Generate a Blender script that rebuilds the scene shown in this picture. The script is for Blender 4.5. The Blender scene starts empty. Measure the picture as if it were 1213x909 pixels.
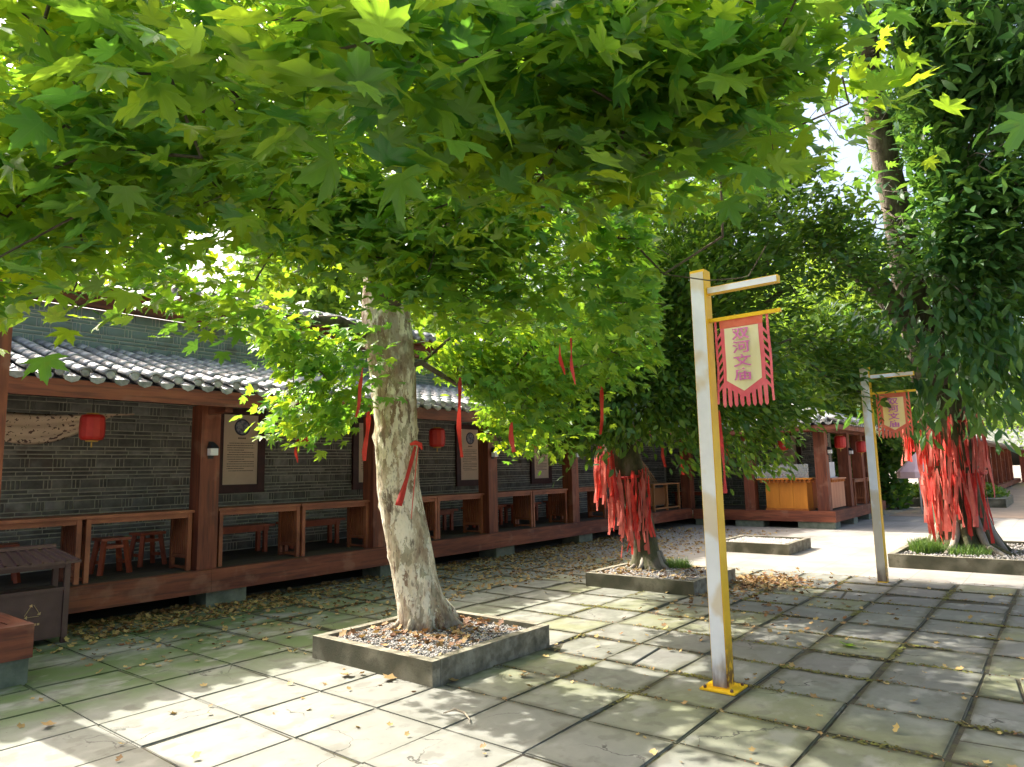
import bpy, bmesh, math, random
import numpy as np
from mathutils import Matrix, Vector

S = bpy.context.scene
C = S.collection
R = math.radians
rnd = random.Random(7)
rng = np.random.default_rng(11)

# ------------------------------------------------------------------ camera
yaw, pitch, roll = 0.8916411, 0.12777618, -0.02179228
fw = Vector((math.sin(yaw)*math.cos(pitch), math.cos(yaw)*math.cos(pitch), math.sin(pitch)))
rt = Vector((math.cos(yaw), -math.sin(yaw), 0)); up = rt.cross(fw)
rt2 = rt*math.cos(roll) + up*math.sin(roll); up2 = -rt*math.sin(roll) + up*math.cos(roll)
cam_d = bpy.data.cameras.new('camera'); cam = bpy.data.objects.new('camera', cam_d); C.objects.link(cam)
cam.matrix_world = Matrix(((rt2.x, up2.x, -fw.x, 0), (rt2.y, up2.y, -fw.y, 0), (rt2.z, up2.z, -fw.z, 1.6), (0, 0, 0, 1)))
cam_d.sensor_width = 36; cam_d.lens = 24.11; cam_d.clip_start = 0.05; cam_d.clip_end = 2000
S.camera = cam

# ------------------------------------------------------------------ light
SUN_EL = 45.0
SUN_AZ = -5.0            # degrees clockwise from +Y
sun_vec = Vector((math.sin(R(SUN_AZ))*math.cos(R(SUN_EL)), math.cos(R(SUN_AZ))*math.cos(R(SUN_EL)), math.sin(R(SUN_EL))))
W = bpy.data.worlds.new('World'); S.world = W; W.use_nodes = True
nt = W.node_tree; bg = nt.nodes['Background']
sky = nt.nodes.new('ShaderNodeTexSky'); sky.sky_type = 'NISHITA'; sky.sun_disc = False
sky.sun_elevation = R(SUN_EL); sky.sun_rotation = R(SUN_AZ)
sky.air_density = 1.0; sky.dust_density = 9.0; sky.ozone_density = 1.0
nt.links.new(sky.outputs[0], bg.inputs[0]); bg.inputs[1].default_value = 0.15
ld = bpy.data.lights.new('sun', 'SUN'); ld.energy = 3.15; ld.angle = R(0.6); ld.color = (1, .965, .90)
sun = bpy.data.objects.new('sun', ld); C.objects.link(sun)
sun.rotation_euler = sun_vec.to_track_quat('Z', 'Y').to_euler(); sun.location = (0, 0, 30)
vs = S.view_settings
vs.view_transform = 'Standard'; vs.look = 'None'; vs.gamma = 1; vs.use_curve_mapping = False
vs.exposure = 1.82
vs.use_white_balance = True; vs.white_balance_temperature = 6550; vs.white_balance_tint = 10

# ------------------------------------------------------------------ materials
def mat(name, cols, rough=.8, scale=6, bump=.3, bscale=40, stretch=(1, 1, 1), detail=6, metal=0, spec=.5,
        coord='pos', var=0.0, bdist=.004, ramp=(.35, .65)):
    """noise-mixed colours on world position (or object coordinates), with fine bump and per-object tone"""
    m = bpy.data.materials.new(name); m.use_nodes = True; n = m.node_tree.nodes; l = m.node_tree.links
    b = n['Principled BSDF']; b.inputs['Roughness'].default_value = rough; b.inputs['Metallic'].default_value = metal
    b.inputs['Specular IOR Level'].default_value = spec
    if coord == 'pos': co = n.new('ShaderNodeNewGeometry').outputs['Position']
    else: co = n.new('ShaderNodeTexCoord').outputs['Object']
    mp = n.new('ShaderNodeMapping'); mp.inputs['Scale'].default_value = stretch; l.new(co, mp.inputs[0])
    nz = n.new('ShaderNodeTexNoise'); nz.inputs['Scale'].default_value = scale; nz.inputs['Detail'].default_value = detail
    nz.inputs['Roughness'].default_value = .65
    l.new(mp.outputs[0], nz.inputs['Vector'])
    cr = n.new('ShaderNodeValToRGB'); e = cr.color_ramp.elements
    k = len(cols)
    for i, c in enumerate(cols):
        t = ramp[0] + (ramp[1]-ramp[0])*i/max(1, k-1)
        if i < 2: el = e[i]; el.position = t
        else: el = e.new(t)
        el.color = (*c, 1)
    l.new(nz.outputs['Fac'], cr.inputs[0]); out = cr.outputs[0]
    if var:
        oi = n.new('ShaderNodeObjectInfo'); mr = n.new('ShaderNodeMapRange')
        mr.inputs[3].default_value = 1-var; mr.inputs[4].default_value = 1+var
        l.new(oi.outputs['Random'], mr.inputs[0])
        mx = n.new('ShaderNodeVectorMath'); mx.operation = 'SCALE'; l.new(out, mx.inputs[0]); l.new(mr.outputs[0], mx.inputs['Scale']); out = mx.outputs[0]
    l.new(out, b.inputs['Base Color'])
    if bump:
        n2 = n.new('ShaderNodeTexNoise'); n2.inputs['Scale'].default_value = bscale; n2.inputs['Detail'].default_value = 5
        l.new(mp.outputs[0], n2.inputs['Vector'])
        bp = n.new('ShaderNodeBump'); bp.inputs['Strength'].default_value = bump; bp.inputs['Distance'].default_value = bdist
        l.new(n2.outputs['Fac'], bp.inputs['Height']); l.new(bp.outputs[0], b.inputs['Normal'])
    m['out'] = 1
    return m

def mix_color(m, fac_socket, col):
    """overlay a colour on a material's base colour by a factor socket"""
    n = m.node_tree.nodes; l = m.node_tree.links; b = n['Principled BSDF']
    src = b.inputs['Base Color'].links[0].from_socket
    mx = n.new('ShaderNodeMix'); mx.data_type = 'RGBA'
    l.new(fac_socket, mx.inputs['Factor']); l.new(src, mx.inputs['A']); mx.inputs['B'].default_value = (*col, 1)
    l.new(mx.outputs['Result'], b.inputs['Base Color'])

def mathn(m, op, a, b_=None, clamp=False):
    n = m.node_tree.nodes; l = m.node_tree.links
    x = n.new('ShaderNodeMath'); x.operation = op; x.use_clamp = clamp
    for i, v in enumerate((a, b_)):
        if v is None: continue
        if isinstance(v, (int, float)): x.inputs[i].default_value = v
        else: l.new(v, x.inputs[i])
    return x.outputs[0]

def maprange(m, v, a, b_, c=0, d=1):
    n = m.node_tree.nodes; l = m.node_tree.links
    x = n.new('ShaderNodeMapRange'); x.interpolation_type = 'SMOOTHSTEP'
    l.new(v, x.inputs[0])
    for i, q in enumerate((a, b_, c, d)): x.inputs[i+1].default_value = q
    return x.outputs[0]

def noise(m, scale, coord='pos', detail=4, stretch=(1, 1, 1)):
    n = m.node_tree.nodes; l = m.node_tree.links
    co = n.new('ShaderNodeNewGeometry').outputs['Position'] if coord == 'pos' else n.new('ShaderNodeTexCoord').outputs['Object']
    mp = n.new('ShaderNodeMapping'); mp.inputs['Scale'].default_value = stretch; l.new(co, mp.inputs[0])
    z = n.new('ShaderNodeTexNoise'); z.inputs['Scale'].default_value = scale; z.inputs['Detail'].default_value = detail
    l.new(mp.outputs[0], z.inputs['Vector']); return z.outputs['Fac']

M = {}
WOODR = [(.10, .022, .010), (.20, .052, .022), (.27, .080, .036)]
M['wood_red'] = mat('red_brown_timber', WOODR, .62, 5, .35, 30, (1, 1, 1), var=.1)
M['wood_red_x'] = mat('red_brown_timber_grain_along_x', WOODR, .6, 7, .4, 40, (.12, 1, 1), var=.08)
M['wood_red_y'] = mat('red_brown_timber_grain_along_y', WOODR, .6, 7, .4, 40, (1, .12, 1), var=.08)
M['wood_red_z'] = mat('red_brown_timber_grain_upright', WOODR, .58, 7, .4, 40, (1, 1, .1), var=.08)
M['wood_orange'] = mat('reddish_bar_timber', [(.15, .042, .02), (.27, .085, .038), (.36, .125, .058)], .5, 9, .25, 50, (.2, .2, .2), var=.1)
M['wood_stool'] = mat('orange_red_stool_timber', [(.24, .045, .02), (.4, .09, .035)], .45, 6, .2, 50, var=.1)
M['floor_dark'] = mat('dark_deck_boards', [(.035, .028, .022), (.075, .06, .045)], .7, 8, .3, 60, (.2, 1, 1), var=.2)
M['dark'] = mat('dark_painted_timber', [(.012, .014, .018), (.03, .03, .034)], .6, 8, .2, 40)
M['mortar'] = mat('grey_mortar', [(.36, .355, .30), (.50, .49, .42)], .95, 14, .5, 80)
M['brick'] = mat('grey_brick', [(.13, .128, .12), (.19, .188, .175), (.26, .256, .237)], .9, 5, .6, 60, var=.38)
for k in ('wood_red', 'wood_red_x', 'wood_red_y', 'wood_red_z'):
    mm = M[k]; st = {'wood_red_x': (.06, 1, 1), 'wood_red_y': (1, .06, 1), 'wood_red_z': (1, 1, .06), 'wood_red': (1, 1, 1)}[k]
    mix_color(mm, mathn(mm, 'MULTIPLY', maprange(mm, noise(mm, 26, detail=8, stretch=st), .52, .62), .55), (.07, .022, .014))
    mix_color(mm, mathn(mm, 'MULTIPLY', maprange(mm, noise(mm, 3.1, detail=9), .56, .68), .35), (.33, .17, .11))
mb = M['brick']
n_ = mb.node_tree.nodes
geo_ = n_.new('ShaderNodeNewGeometry'); sx_ = n_.new('ShaderNodeSeparateXYZ'); mb.node_tree.links.new(geo_.outputs['Position'], sx_.inputs[0])
vn_ = n_.new('ShaderNodeTexVoronoi'); vn_.inputs['Scale'].default_value = 5; mb.node_tree.links.new(geo_.outputs['Position'], vn_.inputs['Vector'])
mix_color(mb, mathn(mb, 'MULTIPLY', maprange(mb, sx_.outputs['Z'], 2.9, 3.2), .6), (.20, .29, .25))
mix_color(mb, mathn(mb, 'MULTIPLY', maprange(mb, noise(mb, 2.3), .56, .66), .55), (.10, .07, .055))
M['plinth'] = mat('grey_green_plinth_stone', [(.10, .12, .09), (.20, .22, .17)], .9, 5, .4, 60)
M['kerb'] = mat('planter_kerb_stone', [(.11, .10, .065), (.20, .18, .125), (.30, .275, .20)], .92, 7, .6, 60, var=.12, detail=10)
mk = M['kerb']
gg = mk.node_tree.nodes.new('ShaderNodeNewGeometry'); sp = mk.node_tree.nodes.new('ShaderNodeSeparateXYZ')
mk.node_tree.links.new(gg.outputs['Position'], sp.inputs[0])
sn = mk.node_tree.nodes.new('ShaderNodeSeparateXYZ'); mk.node_tree.links.new(gg.outputs['Normal'], sn.inputs[0])
moss_and_shade = mathn(mk, 'MULTIPLY', maprange(mk, sn.outputs['X'], -.2, -.9), maprange(mk, noise(mk, 3.5), .3, .6))  # moss on -x faces, with their unlit darkness put into the colour
mix_color(mk, mathn(mk, 'MULTIPLY', moss_and_shade, .92), (.038, .038, .018))
mix_color(mk, mathn(mk, 'MULTIPLY', maprange(mk, noise(mk, 9, detail=10), .52, .64), .5), (.07, .06, .035))
M['tile'] = mat('grey_roof_tile', [(.16, .16, .155), (.28, .28, .27), (.42, .415, .40)], .36, 9, .35, 60, var=.3, spec=.6)
M['soil'] = mat('dark_joint_soil', [(.028, .022, .014), (.055, .045, .025), (.07, .075, .02)], 1, 9, .8, 70)
M['terrain'] = mat('compacted_ground', [(.16, .14, .11), (.25, .23, .19)], .95, 2, .4, 30)
M['apron'] = mat('pale_concrete_forecourt', [(.20, .185, .155), (.26, .24, .205), (.31, .29, .25)], .9, 1.2, .25, 60)
ma = M['apron']
# faint slab joints in the distant concrete
bt = ma.node_tree.nodes.new('ShaderNodeTexBrick'); bt.offset = 0; bt.inputs['Scale'].default_value = 1
bt.inputs['Brick Width'].default_value = .643; bt.inputs['Row Height'].default_value = .643; bt.inputs['Mortar Size'].default_value = .008
bt.inputs['Color1'].default_value = (0, 0, 0, 1); bt.inputs['Color2'].default_value = (0, 0, 0, 1); bt.inputs['Mortar'].default_value = (1, 1, 1, 1)
ga = ma.node_tree.nodes.new('ShaderNodeNewGeometry'); ma.node_tree.links.new(ga.outputs['Position'], bt.inputs['Vector'])
mix_color(ma, mathn(ma, 'MULTIPLY', bt.outputs['Color'], .45), (.13, .12, .09))
M['gravel'] = mat('pale_gravel', [(.3, .27, .24), (.55, .52, .48)], .9, 30, .5, 90, var=.2)
M['granite'] = M['gravel']

def paver_material():
    m = mat('paving_slab', [(.155, .155, .125), (.21, .21, .17), (.27, .265, .22)], .88, 3.5, .35, 90, var=.17)
    n = m.node_tree.nodes; l = m.node_tree.links
    g = n.new('ShaderNodeNewGeometry'); s = n.new('ShaderNodeSeparateXYZ'); l.new(g.outputs['Position'], s.inputs[0])
    # purple-grey worn slabs towards the banner posts
    mix_color(m, mathn(m, 'MULTIPLY', maprange(m, s.outputs['X'], 4.2, 6.5), mathn(m, 'MULTIPLY', maprange(m, s.outputs['Y'], 4.2, 3.0), maprange(m, noise(m, .9), .35, .6, .35, .8))), (.135, .125, .115))
    # algae: broad near the pavilion, patchy elsewhere
    reg = mathn(m, 'MULTIPLY', maprange(m, s.outputs['X'], 7.5, 4.5), maprange(m, s.outputs['Y'], 4.8, 5.8))
    alg = mathn(m, 'MULTIPLY', maprange(m, noise(m, 1.6), .32, .58), mathn(m, 'ADD', mathn(m, 'MULTIPLY', reg, .85), .10))
    mix_color(m, alg, (.085, .13, .035))
    oi = n.new('ShaderNodeObjectInfo')
    mossy_tile = mathn(m, 'MULTIPLY', maprange(m, oi.outputs['Random'], .68, .8), maprange(m, noise(m, 2.2), .3, .6, .2, .75))
    near = mathn(m, 'MULTIPLY', maprange(m, s.outputs['Y'], 2.9, 2.2), mathn(m, 'MULTIPLY', maprange(m, s.outputs['X'], 5.1, 4.6), mathn(m, 'MULTIPLY', maprange(m, s.outputs['X'], 3.5, 3.9), .7)))
    mix_color(m, mathn(m, 'MULTIPLY', mathn(m, 'MAXIMUM', mathn(m, 'MULTIPLY', mossy_tile, maprange(m, s.outputs['X'], 3.6, 4.4)), near), .75), (.17, .18, .055))
    # paler slabs towards the left and front
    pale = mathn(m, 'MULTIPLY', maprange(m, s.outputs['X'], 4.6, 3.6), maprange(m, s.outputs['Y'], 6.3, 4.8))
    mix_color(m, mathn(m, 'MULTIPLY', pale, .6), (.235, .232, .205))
    # dirt along slab edges
    tc = n.new('ShaderNodeTexCoord'); s2 = n.new('ShaderNodeSeparateXYZ'); l.new(tc.outputs['Object'], s2.inputs[0])
    ed = mathn(m, 'MAXIMUM', mathn(m, 'ABSOLUTE', s2.outputs['X']), mathn(m, 'ABSOLUTE', s2.outputs['Y']))
    ed = mathn(m, 'ADD', ed, mathn(m, 'MULTIPLY', mathn(m, 'SUBTRACT', noise(m, 7), .5), .14))
    edf = mathn(m, 'MULTIPLY', maprange(m, ed, .235, .315), maprange(m, s.outputs['X'], 3.0, 4.4, .2, .85))
    mix_color(m, edf, (.065, .062, .03))
    mix_color(m, mathn(m, 'MULTIPLY', maprange(m, noise(m, 5.5, detail=10), .54, .64), .4), (.11, .10, .075))
    mix_color(m, mathn(m, 'MULTIPLY', maprange(m, noise(m, 2.7, detail=9, stretch=(1, 1.6, 1)), .56, .68), .45), (.34, .33, .29))
    vc = n.new('ShaderNodeTexVoronoi'); vc.feature = 'DISTANCE_TO_EDGE'; vc.inputs['Scale'].default_value = 1.1
    wv = n.new('ShaderNodeVectorMath'); wv.operation = 'MULTIPLY_ADD'; nn = n.new('ShaderNodeTexNoise'); nn.inputs['Scale'].default_value = 4; nn.inputs['Detail'].default_value = 6
    l.new(g.outputs['Position'], nn.inputs['Vector']); l.new(nn.outputs['Color'], wv.inputs[0]); wv.inputs[1].default_value = (.35, .35, .35); l.new(g.outputs['Position'], wv.inputs[2]); l.new(wv.outputs[0], vc.inputs['Vector'])
    mix_color(m, mathn(m, 'MULTIPLY', maprange(m, vc.outputs['Distance'], .007, .002), mathn(m, 'MULTIPLY', maprange(m, noise(m, 1.3), .5, .6), .8)), (.04, .036, .028))
    # small dark spots and pits
    v = n.new('ShaderNodeTexVoronoi'); v.inputs['Scale'].default_value = 9; l.new(g.outputs['Position'], v.inputs['Vector'])
    mix_color(m, mathn(m, 'MULTIPLY', maprange(m, v.outputs['Distance'], .06, .03), .5), (.05, .045, .035))
    return m
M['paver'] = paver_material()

M['white_paint'] = mat('weathered_white_paint', [(.74, .75, .78), (.84, .85, .88)], .5, 3, .1, 60)
mw = M['white_paint']
gw = mw.node_tree.nodes.new('ShaderNodeNewGeometry'); sw = mw.node_tree.nodes.new('ShaderNodeSeparateXYZ'); mw.node_tree.links.new(gw.outputs['Position'], sw.inputs[0])
mix_color(mw, mathn(mw, 'MULTIPLY', maprange(mw, noise(mw, 1.4), .50, .56), .65), (.62, .47, .25))
mix_color(mw, mathn(mw, 'MULTIPLY', maprange(mw, mathn(mw, 'ADD', sw.outputs['Z'], mathn(mw, 'MULTIPLY', noise(mw, 16, stretch=(1, 1, .3)), .35)), .46, .2), .9), (.10, .055, .035))
M['yellow_paint'] = mat('yellow_paint', [(.82, .46, .01), (.92, .56, .015)], .42, 4, .1, 60)
my = M['yellow_paint']
gw = my.node_tree.nodes.new('ShaderNodeNewGeometry'); sw = my.node_tree.nodes.new('ShaderNodeSeparateXYZ'); my.node_tree.links.new(gw.outputs['Position'], sw.inputs[0])
mix_color(my, mathn(my, 'MULTIPLY', mathn(my, 'MULTIPLY', maprange(my, sw.outputs['Z'], .45, .02), maprange(my, sw.outputs['Z'], .012, .03)), maprange(my, noise(my, 22), .35, .55)), (.13, .05, .02))
M['red_cloth'] = mat('red_ribbon_cloth', [(.50, .022, .014), (.66, .06, .04)], .6, 6, .15, 90, var=.25)
M['pale_red_cloth'] = mat('faded_red_ribbon_cloth', [(.58, .11, .08), (.72, .20, .15)], .7, 6, .15, 90, var=.25)
M['lantern'] = mat('red_lantern_paper', [(.42, .015, .012), (.55, .03, .02)], .5, 4, .2, 40, coord='obj')
M['gold'] = mat('gilt_trim', [(.5, .3, .05), (.6, .4, .1)], .4, 8, 0)
M['board'] = mat('tan_notice_board', [(.68, .53, .40), (.78, .62, .48)], .55, 2, .05, 40)
M['frame'] = mat('dark_maroon_frame', [(.035, .008, .008), (.07, .018, .016)], .5, 8, .3, 50)
M['emblem'] = mat('blue_grey_emblem', [(.12, .14, .22), (.38, .38, .44)], .6, 22, 0, coord='pos', ramp=(.45, .55))
M['ring'] = mat('dark_blue_ring', [(.03, .03, .06), (.05, .05, .09)], .6, 22, 0)
M['ink'] = mat('dark_ink', [(.11, .07, .045), (.15, .09, .06)], .7, 22, 0)
M['lamp_white'] = mat('white_lamp_glass', [(.7, .7, .7), (.8, .8, .8)], .35, 4, 0)
M['bin'] = mat('brown_metal', [(.085, .044, .038), (.125, .068, .06)], .45, 4, .15, 50)
M['recycle'] = mat('gold_recycling_mark', [(.55, .36, .17), (.62, .42, .2)], .5, 4, 0)
M['banner_red'] = mat('banner_rose_cloth', [(.88, .13, .17), (.92, .24, .26)], .7, 5, .1, 90)
M['banner_yellow'] = mat('banner_yellow_cloth', [(.92, .86, .46), (.94, .90, .60)], .7, 3, .1, 90)
M['banner_orange'] = mat('banner_orange_cloth', [(.85, .17, .09), (.90, .26, .14)], .7, 14, .1, 90)
M['banner_gold'] = mat('banner_golden_cloth', [(.90, .62, .20), (.94, .72, .32)], .7, 3, .1, 90)
M['glyph'] = mat('magenta_lettering', [(.58, .13, .34), (.66, .18, .42)], .7, 9, 0)
M['counter'] = mat('varnished_orange_timber', [(.50, .17, .02), (.66, .25, .03)], .4, 6, .12, 40, (1, 1, .15))
M['counter_trim'] = mat('orange_carved_trim', [(.40, .11, .02), (.55, .18, .03)], .45, 9, .2, 60)
M['counter_pale'] = mat('faded_peach_timber', [(.45, .17, .09), (.6, .27, .15)], .5, 5, .1, 40, (1, 1, .15))
M['white_board'] = mat('white_plastic_board', [(.6, .62, .64), (.7, .72, .74)], .4, 4, 0)
M['bamboo'] = mat('dry_bamboo', [(.32, .18, .08), (.45, .28, .14)], .5, 9, .1, 40)
M['pink'] = mat('pale_pink_canvas', [(.62, .42, .44), (.7, .5, .5)], .8, 4, 0)
M['far_red'] = mat('distant_red_boards', [(.13, .028, .022), (.24, .06, .045)], .7, 6, .2, 20, (1, 1, .2))
M['hill'] = mat('hillside_green', [(.05, .09, .03), (.1, .16, .05)], 1, .1, 0)
M['stick'] = mat('dry_stick', [(.22, .18, .12), (.3, .25, .18)], .8, 9, .1, 40)

for k in ('red_cloth', 'pale_red_cloth', 'banner_red', 'banner_yellow', 'banner_orange'):
    m = M[k]; n = m.node_tree.nodes; l = m.node_tree.links; b = n['Principled BSDF']
    tr = n.new('ShaderNodeBsdfTranslucent'); l.new(b.inputs['Base Color'].links[0].from_socket, tr.inputs[0])
    ms = n.new('ShaderNodeMixShader'); ms.inputs[0].default_value = .3; l.new(b.outputs[0], ms.inputs[1]); l.new(tr.outputs[0], ms.inputs[2])
    l.new(ms.outputs[0], n['Material Output'].inputs[0])

def acrylic():
    m = bpy.data.materials.new('clear_acrylic'); m.use_nodes = True; n = m.node_tree.nodes; l = m.node_tree.links
    b = n['Principled BSDF']; b.inputs['Base Color'].default_value = (.8, .85, .85, 1); b.inputs['Roughness'].default_value = .12
    t = n.new('ShaderNodeBsdfTransparent'); ms = n.new('ShaderNodeMixShader'); ms.inputs[0].default_value = .28
    l.new(t.outputs[0], ms.inputs[1]); l.new(b.outputs[0], ms.inputs[2]); l.new(ms.outputs[0], n['Material Output'].inputs[0]); return m
M['acrylic'] = acrylic()

def swag_cloth():
    m = mat('printed_beige_cloth', [(.62, .46, .35), (.72, .56, .44)], .8, 3, .1, 60)
    mix_color(m, maprange(m, noise(m, 24, detail=3), .58, .61), (.12, .06, .05)); return m
M['swag'] = swag_cloth()

def bark_plane():
    m = mat('mottled_plane_bark', [(.30, .21, .13), (.52, .43, .29), (.72, .65, .49)], .9, 6, .9, 26, (1, 1, .45), bdist=.03, ramp=(.34, .6), detail=10)
    n = m.node_tree.nodes; l = m.node_tree.links
    g = n.new('ShaderNodeNewGeometry'); mp = n.new('ShaderNodeMapping'); mp.inputs['Scale'].default_value = (1, 1, .38); l.new(g.outputs['Position'], mp.inputs[0])
    wob = n.new('ShaderNodeTexNoise'); wob.inputs['Scale'].default_value = 7; l.new(mp.outputs[0], wob.inputs['Vector'])
    ad = n.new('ShaderNodeVectorMath'); ad.operation = 'MULTIPLY_ADD'; l.new(wob.outputs['Color'], ad.inputs[0]); ad.inputs[1].default_value = (.34, .34, .34); l.new(mp.outputs[0], ad.inputs[2])
    v = n.new('ShaderNodeTexVoronoi'); v.inputs['Scale'].default_value = 15; l.new(ad.outputs[0], v.inputs['Vector'])
    wob.inputs['Detail'].default_value = 8; wob.inputs['Roughness'].default_value = .7
    sc = n.new('ShaderNodeSeparateColor'); l.new(v.outputs['Color'], sc.inputs[0])
    mix_color(m, mathn(m, 'MULTIPLY', mathn(m, 'MULTIPLY', maprange(m, sc.outputs[0], .58, .64), maprange(m, noise(m, 30), .25, .5, .6, 1)), .9), (.80, .74, .58))      # cream patches
    mix_color(m, mathn(m, 'MULTIPLY', maprange(m, sc.outputs[1], .80, .84), .6), (.20, .18, .10))      # olive patches
    mix_color(m, mathn(m, 'MULTIPLY', maprange(m, sc.outputs[2], .84, .87), .75), (.19, .10, .055))
    mix_color(m, mathn(m, 'MULTIPLY', maprange(m, noise(m, 38, detail=8, stretch=(1, 1, .35)), .56, .66), .6), (.12, .085, .055))     # rust patches
    vk = n.new('ShaderNodeTexVoronoi'); vk.inputs['Scale'].default_value = 4.2; l.new(ad.outputs[0], vk.inputs['Vector'])
    mix_color(m, mathn(m, 'MULTIPLY', maprange(m, vk.outputs['Distance'], .24, .12), .85), (.085, .05, .032))
    s = n.new('ShaderNodeSeparateXYZ'); l.new(g.outputs['Position'], s.inputs[0])
    hi = mathn(m, 'MULTIPLY', maprange(m, mathn(m, 'ADD', s.outputs['Z'], mathn(m, 'MULTIPLY', noise(m, 5), 1.6)), 2.6, 3.6), maprange(m, noise(m, 9), .4, .55))
    mix_color(m, mathn(m, 'MULTIPLY', hi, .62), (.20, .115, .07))
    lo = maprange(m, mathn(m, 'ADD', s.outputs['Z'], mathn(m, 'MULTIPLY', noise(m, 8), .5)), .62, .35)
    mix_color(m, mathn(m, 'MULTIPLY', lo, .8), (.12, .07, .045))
    return m
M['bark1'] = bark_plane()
M['bark_dark'] = mat('grey_brown_bark', [(.05, .038, .028), (.11, .085, .06), (.17, .15, .11)], .9, 6, .7, 30, (1, 1, .4), bdist=.02)
M['bark_moss'] = mat('mossy_bark', [(.035, .035, .016), (.075, .075, .03), (.15, .12, .08)], .95, 6, .7, 30, (1, 1, .4), bdist=.02)
M['bark_pale'] = mat('pale_root_bark', [(.2, .17, .13), (.34, .3, .24)], .9, 8, .5, 30, (1, 1, .4), bdist=.01)

def leafmat(name, c0, c1, tr, rough=.42, transmit=.5, veins=False):
    m = bpy.data.materials.new(name); m.use_nodes = True; n = m.node_tree.nodes; l = m.node_tree.links
    b = n['Principled BSDF']; b.inputs['Roughness'].default_value = rough; b.inputs['Specular IOR Level'].default_value = .45
    at = n.new('ShaderNodeAttribute'); at.attribute_name = 'tint'
    mx = n.new('ShaderNodeMix'); mx.data_type = 'RGBA'; l.new(at.outputs['Fac'], mx.inputs['Factor'])
    mx.inputs['A'].default_value = (*c0, 1); mx.inputs['B'].default_value = (*c1, 1)
    l.new(mx.outputs['Result'], b.inputs['Base Color'])
    if veins:      # pale midribs radiating from the stalk, darker blade between: follows each leaf's own shape
        lc = n.new('ShaderNodeAttribute'); lc.attribute_name = 'blade'; sp = n.new('ShaderNodeSeparateXYZ'); l.new(lc.outputs['Vector'], sp.inputs[0])
        class _m: node_tree = m.node_tree
        an = mathn(_m, 'ARCTAN2', sp.outputs['Y'], mathn(_m, 'ADD', sp.outputs['X'], .02))
        rr = mathn(_m, 'SQRT', mathn(_m, 'ADD', mathn(_m, 'MULTIPLY', sp.outputs['X'], sp.outputs['X']), mathn(_m, 'MULTIPLY', sp.outputs['Y'], sp.outputs['Y'])))
        fr = mathn(_m, 'ABSOLUTE', mathn(_m, 'SUBTRACT', mathn(_m, 'FRACT', mathn(_m, 'ADD', mathn(_m, 'DIVIDE', an, .73), 20.5)), .5))
        blot = noise(_m, 26)
        mix_color(m, mathn(_m, 'MULTIPLY', maprange(_m, blot, .60, .72), .5), (.20, .17, .04))
        vf = maprange(_m, mathn(_m, 'MULTIPLY', fr, rr), .011, .003)
        mix_color(m, mathn(_m, 'MULTIPLY', vf, .55), (.22, .34, .12))
    t = n.new('ShaderNodeBsdfTranslucent'); 
    mt = n.new('ShaderNodeMix'); mt.data_type = 'RGBA'; l.new(at.outputs['Fac'], mt.inputs['Factor'])
    mt.inputs['A'].default_value = (*tr[0], 1); mt.inputs['B'].default_value = (*tr[1], 1)
    l.new(mt.outputs['Result'], t.inputs[0])
    ms = n.new('ShaderNodeMixShader'); ms.inputs[0].default_value = transmit
    l.new(b.outputs[0], ms.inputs[1]); l.new(t.outputs[0], ms.inputs[2]); l.new(ms.outputs[0], n['Material Output'].inputs[0])
    return m
M['leaf1'] = leafmat('plane_leaf', (.05, .19, .058), (.19, .31, .025), ((.20, .47, .035), (.50, .63, .02)), .36, .52, veins=True)
M['leaf2'] = leafmat('small_evergreen_leaf', (.035, .11, .028), (.16, .26, .03), ((.12, .26, .02), (.34, .48, .03)), .42, .45)
M['leaf3'] = leafmat('long_evergreen_leaf', (.035, .12, .045), (.13, .25, .05), ((.10, .25, .03), (.26, .42, .04)), .42, .42)
M['leaf_far'] = leafmat('far_leaf', (.05, .13, .03), (.18, .28, .04), ((.16, .32, .03), (.42, .56, .04)), .6, .5)
M['grass'] = leafmat('grass_blade', (.05, .12, .02), (.14, .22, .04), ((.08, .2, .02), (.2, .3, .04)), .6, .35)
M['litter'] = leafmat('dry_leaf', (.20, .09, .035), (.50, .36, .13), ((.15, .06, .02), (.3, .2, .05)), .7, .2)

# ------------------------------------------------------------------ mesh helpers
def box(bm, x0, x1, y0, y1, z0, z1, mtx=None):
    co = [(x, y, z) for x in (x0, x1) for y in (y0, y1) for z in (z0, z1)]
    v = [bm.verts.new(mtx @ Vector(c) if mtx else c) for c in co]
    for f in ((0, 1, 3, 2), (4, 6, 7, 5), (0, 4, 5, 1), (2, 3, 7, 6), (0, 2, 6, 4), (1, 5, 7, 3)):
        bm.faces.new([v[i] for i in f])
    return v

def bar(bm, p, q, w, h, twist=0):
    p = Vector(p); q = Vector(q); d = (q-p); L = d.length
    m = Matrix.Translation(p) @ d.to_track_quat('Z', 'Y').to_matrix().to_4x4() @ Matrix.Rotation(twist, 4, 'Z')
    return box(bm, -w/2, w/2, -h/2, h/2, 0, L, m)

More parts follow.
